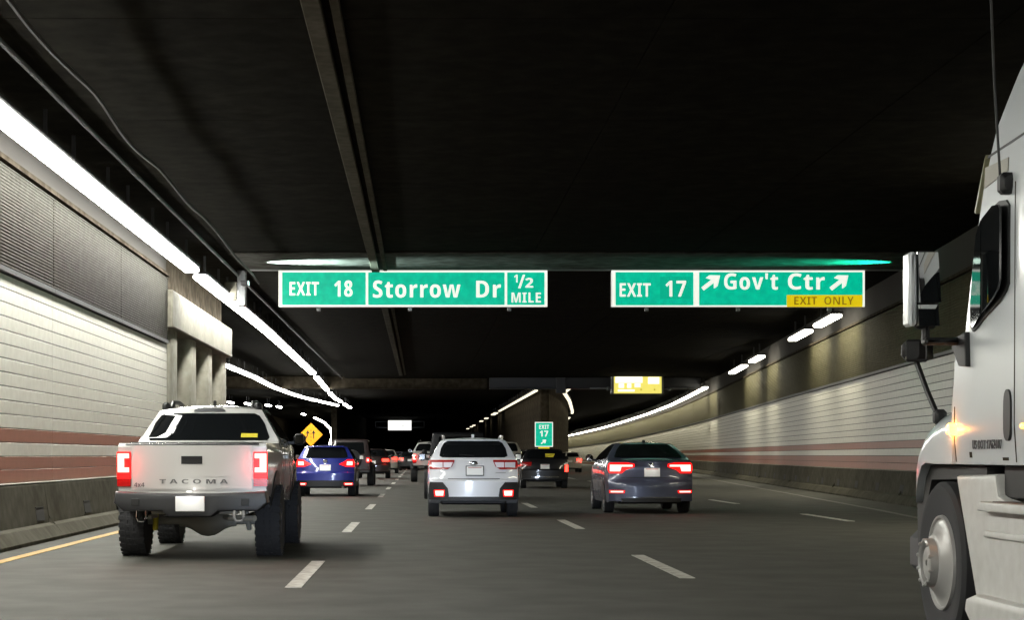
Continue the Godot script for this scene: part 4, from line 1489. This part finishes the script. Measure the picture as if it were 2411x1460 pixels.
		mb.box(V(sg * 1.13, 1.4, 5.17), V(sg * 1.21, 1.5, 5.26), 0.02)
		part("mirror_post", mb, M.black_plastic, hm)
		# whip antenna on a block
		mb = MB.new()
		mb.box(V(sg * 1.24, 2.66, 3.41), V(sg * 1.33, 2.78, 3.5), 0.02)
		var ab := part("antenna_base", mb, M.black_plastic, o)
		mb = MB.new()
		mb.tube([V(sg * 1.32, 2.76, 3.46), V(sg * 1.33, 3.3, 3.53), V(sg * 1.33, 4.0, 3.62)], 0.0075, 6)
		part("antenna_whip", mb, M.cable, ab)
	# long nose between the wings
	var n := Body.new()
	n.power = 4.0
	n.top = [[4.5, 1.6, 0.02, 0], [4.5, 1.88, 0.02, 0.06], [5.2, 1.8, 0.0, 0.07], [5.9, 1.6, -0.12, 0.06], [6.15, 1.35, -0.2, 0.02], [6.25, 0.75, -0.2, 0.0]]
	n.bot = [[4.5, 0.75], [6.3, 0.6]]
	n.sect = [[0.7, 1.0], [1.5, 0.98], [1.8, 0.9], [1.9, 0.84]]
	n.plan = [[4.5, 1.1], [5.2, 1.02], [6.0, 0.86], [6.3, 0.75]]
	part("bonnet", n.mesh(), M.truck_white, o)
	var gr := MB.new()
	gr.box(V(-0.5, 0.8, 6.02), V(0.5, 1.4, 6.3), 0.05)
	part("grille", gr, M.dark_steel, o)
	var bm := MB.new()
	bm.box(V(-1.1, 0.35, 5.75), V(1.1, 0.7, 6.3), 0.08)
	part("front_bumper", bm, M.dark_steel, o)
	var vz := MB.new()
	vz.prism_x([[4.32, 3.02], [4.35, 3.0], [4.56, 2.7], [4.53, 2.69]], -1.14, 1.14, 0.004)
	part("sun_visor", vz, M.visor, o)
	var ws := b.lid([[4.16, -0.95, 0.95], [4.3, -0.97, 0.97], [4.5, -1.0, 1.0], [4.6, -1.0, 1.0]], 0.015, 0.03, 10)
	part("windscreen_glass", ws, M.glass, o)
	# number on the door, small plates
	lettering(o, "US DOT 1762407", Vector3(-1.2745, 1.262, -3.86), 0.052, M.lettering, 0.56, 1.0, -PI / 2)
	for q in [[4.19, 1.185, 0.05, 0.035], [3.5, 1.17, 0.1, 0.018]]:
		part("small_label", b.flank([[q[0], q[1], q[1] + q[3]], [q[0] + q[2], q[1], q[1] + q[3]]], L, 0.003, 0.006, 2), M.dark_concrete, o)
	var fr2 := MB.new()
	fr2.box(V(-0.45, 0.75, -3.5), V(0.45, 1.1, 5.0), 0.02)
	part("frame_rails", fr2, M.sign_black, o)
	for d in [-1.6, -2.9]:
		for s in [-1.0, 1.0]:
			wheel(o, s * 0.98, d, 0.516, 0.55, 0.3, s, M.alloy)


func wheel_truck(o: Node3D, sg: float) -> void:
	var c := V(sg * 1.12, 0.516, 4.9)
	var t := MB.new()
	var r := 0.516
	var h := 0.145
	t.lathe_x(c, [[0.29, -h * 0.8], [r * 0.84, -h], [r * 0.95, -h * 0.96], [r, -h * 0.8], [r, -h * 0.34], [r - 0.012, -h * 0.3], [r - 0.012, -h * 0.24], [r, -h * 0.2], [r, h * 0.2], [r - 0.012, h * 0.24], [r - 0.012, h * 0.3], [r, h * 0.34], [r, h * 0.8], [r * 0.95, h * 0.96], [r * 0.84, h], [r * 0.7, h * 0.97], [0.3, h * 0.86], [0.285, h * 0.8]], 48)
	var ty := part("wheel", t, M.rubber, o)
	var m := MB.new()
	var prof := []
	for q in [[0.305, h * 0.8], [0.3, h * 0.95], [0.288, h * 0.95], [0.278, h * 0.86], [0.262, h * 0.86], [0.235, h * 0.94], [0.205, h * 1.08], [0.185, h * 1.2], [0.175, h * 1.26], [0.16, h * 1.28], [0.02, h * 1.28], [0.02, -h * 0.6], [0.305, -h * 0.6]]:
		prof.append([q[0], sg * q[1]])
	m.lathe_x(c, prof, 48)
	part("rim", m, M.truck_rim, ty, 40.0)
	var hub := MB.new()
	var hp := []
	for q in [[0.118, h * 1.2], [0.112, h * 1.4], [0.1, h * 1.5], [0.06, h * 1.54], [0.02, h * 1.54], [0.02, h * 1.2]]:
		hp.append([q[0], sg * q[1]])
	hub.lathe_x(c, hp, 32)
	part("hub", hub, M.truck_rim, ty)
	var hr := MB.new()
	var hq := []
	for q in [[0.124, h * 1.25], [0.126, h * 1.58], [0.136, h * 1.66], [0.15, h * 1.62], [0.158, h * 1.25]]:
		hq.append([q[0], sg * q[1]])
	hr.lathe_x(c, hq, 32)
	part("hub_ring", hr, M.truck_rim, ty)
	# ring of chromed nut covers round the hub
	var ring := MB.new()
	for k in 10:
		var a := TAU * k / 10.0
		var q := MB.new()
		q.lathe_x(c + Vector3(0, cos(a) * 0.142, sin(a) * 0.142), [[0.013, sg * h * 1.5], [0.0125, sg * h * 1.67], [0.009, sg * h * 1.71], [0.003, sg * h * 1.72]], 10)
		part("nut_cover", q, M.truck_rim, ty)


# ---------------------------------------------------------------- signs
func rect(mb: MB, x0: float, x1: float, y0: float, y1: float, d0: float, d1: float, ch := 0.0) -> void:
	mb.box(V(x0, y0, d0), V(x1, y1, d1), ch)


func face(o: Node3D, called: String, x0: float, x1: float, y0: float, y1: float, d0: float, d1: float, m: Material, ch := 0.0) -> MeshInstance3D:
	var mb := MB.new()
	rect(mb, x0, x1, y0, y1, d0, d1, ch)
	return part(called, mb, m, o)


func slanted_arrow(o: Node3D, x: float, y: float, s: float, m: Material) -> void:
	# a fat arrow pointing up and to the right
	var pts := []
	for q in [[-0.1, -0.62], [0.1, -0.62], [0.1, 0.02], [0.34, -0.16], [0.34, 0.08], [0.0, 0.5], [-0.34, 0.08], [-0.34, -0.16], [-0.1, 0.02]]:
		var v := Vector2(q[0], q[1]).rotated(-PI * 0.29) * s
		pts.append([x + v.x, y + v.y])
	var mb := MB.new()
	mb.prism_d(pts, -0.012, -0.001)
	part("arrow", mb, m, o)


func make_signs() -> void:
	# left sign over two lanes: its own axes, x to the right, y up from its lower edge
	var o := thing("exit_sign", "long green hanging sign reading EXIT 18 Storrow Dr 1/2 MILE", "road sign", V(-3.56, 4.93, 47.0))
	var W := 6.75
	var H := 0.92
	face(o, "cabinet", 0, W, 0, H, 0.012, 0.3, M.steel, 0.02)
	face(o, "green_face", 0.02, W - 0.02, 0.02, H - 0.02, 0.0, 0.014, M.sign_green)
	for q in [[0.0, W, 0.0, 0.05], [0.0, W, H - 0.05, H], [0.0, 0.09, 0.051, H - 0.051], [W - 0.07, W, 0.051, H - 0.051], [2.19, 2.25, 0.051, H - 0.051], [5.68, 5.74, 0.051, H - 0.051]]:
		face(o, "border", q[0], q[1], q[2], q[3], -0.012, 0.008, M.sign_white, 0.004)
	lettering(o, "EXIT", V(0.63, 0.45, -0.003), 0.34, M.sign_white, 0.74, 1.0, 0.0, "lettering", 0.7)
	lettering(o, "18", V(1.63, 0.45, -0.003), 0.4, M.sign_white, 0.46, 1.0, 0.0, "lettering", 0.7)
	lettering(o, "Storrow", V(3.46, 0.44, -0.003), 0.42, M.sign_white, 2.2, 1.0, 0.0, "lettering", 0.7)
	lettering(o, "Dr", V(5.25, 0.44, -0.003), 0.42, M.sign_white, 0.62, 1.0, 0.0, "lettering", 0.7)
	lettering(o, "1", V(5.97, 0.71, -0.003), 0.2, M.sign_white, 0.09, 1.0, 0.0, "lettering", 0.7)
	lettering(o, "/", V(6.1, 0.63, -0.003), 0.34, M.sign_white, 0.18, 1.0, 0.0, "lettering", 0.7)
	lettering(o, "2", V(6.29, 0.6, -0.003), 0.24, M.sign_white, 0.2, 1.0, 0.0, "lettering", 0.7)
	lettering(o, "MILE", V(6.21, 0.23, -0.003), 0.25, M.sign_white, 0.74, 1.0, 0.0, "lettering", 0.7)
	for x in [1.0, 3.3, 5.8]:
		face(o, "hanger", x - 0.04, x + 0.04, H + 0.012, 1.1, 0.1, 0.2, M.steel)
		face(o, "lamp_stub", x - 0.05, x + 0.05, -0.1, -0.002, 0.08, 0.2, M.steel, 0.01)
	o = thing("exit_sign", "long green hanging sign reading EXIT 17 Gov't Ctr with yellow strip", "road sign", V(4.8, 4.93, 47.0))
	W = 6.36
	face(o, "cabinet", 0, W, 0, H, 0.012, 0.3, M.steel, 0.02)
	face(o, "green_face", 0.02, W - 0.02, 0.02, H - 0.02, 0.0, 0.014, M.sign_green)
	for q in [[0.0, W, 0.0, 0.04], [0.0, W, H - 0.045, H], [0.0, 0.1, 0.041, H - 0.046], [W - 0.05, W, 0.041, H - 0.046], [2.06, 2.2, 0.041, H - 0.046]]:
		face(o, "border", q[0], q[1], q[2], q[3], -0.012, 0.008, M.sign_white, 0.004)
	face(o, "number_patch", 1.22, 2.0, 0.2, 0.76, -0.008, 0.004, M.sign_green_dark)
	lettering(o, "EXIT", V(0.58, 0.42, -0.004), 0.34, M.sign_white, 0.78, 1.0, 0.0, "lettering", 0.7)
	lettering(o, "17", V(1.61, 0.45, -0.011), 0.4, M.sign_white, 0.52, 1.0, 0.0, "lettering", 0.7)
	slanted_arrow(o, 2.53, 0.64, 0.5, M.sign_white)
	lettering(o, "Gov't", V(3.5, 0.63, -0.004), 0.4, M.sign_white, 1.35, 1.0, 0.0, "lettering", 0.7)
	lettering(o, "Ctr", V(4.88, 0.63, -0.004), 0.4, M.sign_white, 0.92, 1.0, 0.0, "lettering", 0.7)
	slanted_arrow(o, 5.75, 0.64, 0.5, M.sign_white)
	var yf := face(o, "yellow_strip", 4.4, 6.3, 0.0, 0.3, -0.016, 0.002, M.sign_yellow, 0.003)
	lettering(yf, "EXIT  ONLY", V(5.32, 0.15, -0.02), 0.2, M.sign_text_dim, 1.5)
	for x in [0.9, 3.2, 5.5]:
		face(o, "hanger", x - 0.04, x + 0.04, H + 0.012, 1.1, 0.1, 0.2, M.steel)
		face(o, "lamp_stub", x - 0.05, x + 0.05, -0.1, -0.002, 0.08, 0.2, M.steel, 0.01)
	# ceiling strip painted paler for the flood glow, and the steel sign rail
	o = thing("sign_rail_lit_band", "ceiling strip painted pale as if floodlit, with the rail just above the exit signs", "beam")
	face(o, "band", -4.4, 12.4, 5.865, 5.897, 43.2, 46.9, M.lit_ceiling_tint, 0.01)
	face(o, "rail", -4.3, 12.2, 5.86, 5.93, 47.05, 47.28, M.steel, 0.02)
	face(o, "end_post", -4.62, -4.4, 4.95, 5.89, 47.2, 47.5, M.steel, 0.03)
	face(o, "end_plate", -4.95, -4.63, 5.1, 5.6, 47.3, 47.45, M.pale_concrete, 0.03)
	# lamps at the ends that wash the ceiling strip
	for q in [[-4.25, Color(0.85, 1.0, 0.97), 0.0, "small floodlight washing the ceiling strip at the left exit sign"], [11.9, Color(0.1, 0.9, 0.7), PI, "small green tinted floodlight at the right end of the exit signs"]]:
		var at := V(q[0], 5.36, 45.2)
		var f := thing("sign_floodlight", q[3], "floodlight", at)
		var mb := MB.new()
		mb.box(Vector3(-0.09, -0.06, -0.12), Vector3(0.09, 0.06, 0.12), 0.02)
		part("case", mb, M.dark_steel, f)
		mb = MB.new()
		var sg := 1.0 if q[2] == 0.0 else -1.0
		mb.box(Vector3(sg * 0.091, -0.05, -0.1), Vector3(sg * 0.111, 0.05, 0.1), 0.005)
		var lens := part("lamp_lens", mb, glow("flood", q[1], 2.0), f)
		var sp := SpotLight3D.new()
		sp.name = "light"
		sp.light_color = q[1]
		sp.light_energy = 480.0 if sg > 0.0 else 220.0
		sp.spot_angle = 28.0
		sp.spot_angle_attenuation = 1.0
		sp.spot_range = 30.0
		sp.spot_attenuation = 2.0
		sp.light_size = 0.03
		sp.shadow_enabled = true
		sp.position = Vector3(sg * 0.15, 0.0, 0.0)
		lens.add_child(sp)
		sp.look_at_from_position(at + sp.position, at + Vector3(sg * 3.0, 1.35, 0.0), Vector3.UP)
	# gore sign on posts
	o = thing("gore_sign", "small upright green EXIT 17 sign with arrow at the gore", "road sign", V(7.1, 0, 116.0))
	face(o, "back_panel", 0.0, 1.12, 1.72, 3.26, 0.012, 0.05, M.steel)
	face(o, "green_face", 0.0, 1.12, 1.72, 3.26, 0.0, 0.011, M.sign_green)
	for q in [[0.0, 1.12, 1.72, 1.77], [0.0, 1.12, 3.21, 3.26], [0.0, 0.05, 1.771, 3.209], [1.07, 1.12, 1.771, 3.209]]:
		face(o, "border", q[0], q[1], q[2], q[3], -0.01, 0.005, M.sign_white)
	lettering(o, "EXIT", V(0.56, 2.95, -0.003), 0.25, M.sign_white, 0.62, 1.0, 0.0, "lettering", 0.7)
	lettering(o, "17", V(0.56, 2.53, -0.003), 0.36, M.sign_white, 0.52, 1.0, 0.0, "lettering", 0.7)
	slanted_arrow(o, 0.56, 2.05, 0.36, M.sign_white)
	face(o, "yellow_strip", 0.22, 0.9, 1.4, 1.7, 0.0, 0.03, M.sign_yellow)
	for x in [0.3, 0.82]:
		face(o, "post", x - 0.04, x + 0.04, 0.0, 1.72, 0.06, 0.12, M.steel)
	# orange diamond
	o = thing("warning_sign", "orange diamond sign with two arrows above the blue car", "road sign", V(-5.2, 0, 89.0))
	var mb := MB.new()
	mb.prism_d([[0, 1.62], [0.56, 2.18], [0, 2.74], [-0.56, 2.18]], 0.0, 0.02)
	part("diamond_plate", mb, M.sign_orange, o)
	mb = MB.new()
	mb.prism_d([[0.1, 1.98], [0.15, 1.98], [0.15, 2.24], [0.22, 2.22], [0.125, 2.4], [0.03, 2.22], [0.1, 2.24]], -0.006, -0.001)
	part("straight_arrow", mb, M.sign_black, o)
	mb = MB.new()
	mb.prism_d([[-0.3, 1.98], [-0.24, 1.96], [-0.15, 2.12], [-0.13, 2.24], [-0.06, 2.22], [-0.155, 2.4], [-0.25, 2.22], [-0.18, 2.24], [-0.2, 2.13]], -0.006, -0.001)
	part("bent_arrow", mb, M.sign_black, o)
	for y in [1.86, 2.02, 2.18, 2.34]:
		face(o, "dash", -0.015, 0.015, y, y + 0.08, -0.006, -0.001, M.sign_black)
	face(o, "post", -0.04, 0.04, 0.0, 1.7, 0.03, 0.09, M.steel)
	# yellow message board before the grey beam
	o = thing("message_board", "bright yellow lit message board under the grey beam", "message board", V(11.55, 4.87, 111.8))
	face(o, "case", -0.14, 2.97, 0.0, 1.16, 0.02, 0.6, M.steel, 0.03)
	var yb := face(o, "yellow_screen", 0.02, 2.86, 0.03, 1.12, 0.0, 0.03, M.board_yellow)
	for q in [[0.1, 1.72, 0.66, 1.02], [2.05, 2.72, 0.6, 1.0], [0.3, 0.62, 0.36, 0.62], [0.8, 1.05, 0.36, 0.62], [1.25, 1.6, 0.4, 0.62], [0.25, 1.25, 0.14, 0.26]]:
		face(yb, "lit_line", q[0], q[1], q[2], q[3], -0.006, 0.002, M.board_white)
	for q in [[1.6, 1.68], [2.4, 2.48]]:
		face(yb, "dark_mark", q[0], q[1], 0.22, 0.3, -0.006, 0.002, M.sign_text_dim)
	for s in [-1.0, 1.0]:
		var x := -0.45 if s < 0 else 3.2
		face(o, "bracket_knuckle", x, x + 0.28, 0.2, 0.44, 0.1, 0.3, M.steel, 0.08)
		face(o, "bracket_bar", x - 0.95 if s < 0 else x + 0.282, x - 0.002 if s < 0 else x + 1.2, 0.3, 0.38, 0.15, 0.22, M.steel)
	for x in [0.4, 2.4]:
		face(o, "hanger", x, x + 0.1, 1.162, 1.09 + 0.35, 0.2, 0.4, M.dark_steel)
	# white board far ahead
	o = thing("message_board", "bright white lit board in a frame far ahead over the left lane", "message board", V(-4.3, 4.55, 250.0))
	face(o, "case", -0.05, 3.15, -0.05, 1.35, 0.05, 0.6, M.steel, 0.03)
	var wb := face(o, "white_screen", 0.0, 3.1, 0.0, 1.3, 0.0, 0.06, M.board_white)
	for q in [[0.7, 1.1, 0.35, 0.45], [0.5, 1.3, 0.8, 0.87]]:
		face(wb, "grey_line", q[0], q[1], q[2], q[3], -0.01, 0.003, M.board_grey)
	lettering(wb, "4", V(1.95, 0.6, -0.01), 0.42, M.board_grey, 0.3)
	for s in [-1.0, 1.0]:
		var x0 := -1.75 if s < 0 else 3.2
		var x1 := -0.1 if s < 0 else 4.85
		face(o, "frame_bar", x0, x1, 0.3, 0.42, 0.2, 0.32, M.steel)
		face(o, "frame_bar", x0, x1, 1.1, 1.18, 0.2, 0.32, M.steel)
		face(o, "frame_post", x0 if s < 0 else x1 - 0.12, x0 + 0.12 if s < 0 else x1, 0.421, 1.099, 0.2, 0.32, M.steel)


# ---------------------------------------------------------------- the photographer's own car: only its nose and lamps, below the frame
func own_car() -> void:
	var o := thing("own_car_nose", "bonnet and lit headlights of the car the picture is taken from", "car", V(0.35, 0, 0.6))
	var mb := MB.new()
	mb.prism_x([[0.0, 0.45], [0.0, 0.88], [0.5, 0.86], [1.0, 0.78], [1.2, 0.68], [1.25, 0.4], [1.1, 0.3], [0.2, 0.3]], -0.86, 0.86, 0.08)
	part("bonnet", mb, M.paint_grey, o)
	for s in [-1.0, 1.0]:
		for k in 2:
			var x: float = s * (0.5 + 0.14 * k)
			mb = MB.new()
			mb.lathe_x(Vector3.ZERO, [[0.01, -0.03], [0.045, -0.028], [0.05, 0.0], [0.035, 0.028], [0.005, 0.03]], 16)
			var h := MB.new()
			for q in mb.p:
				h.p.append(V(x + q.z, 0.62 + q.y, 1.27 + q.x))
			var hl := part("headlight_lens", h, M.headlight, o)
			var sp := SpotLight3D.new()
			sp.name = "light"
			sp.light_color = Color(0.86, 0.92, 1.0)
			sp.light_energy = 90.0
			sp.spot_angle = 6.6
			sp.spot_angle_attenuation = 0.6
			sp.spot_range = 120.0
			sp.spot_attenuation = 2.0
			sp.light_size = 0.03
			sp.shadow_enabled = true
			hl.add_child(sp)
			sp.position = V(x, 0.62, 1.285)
			sp.rotation = Vector3(deg_to_rad(-0.2), 0.0, 0.0)
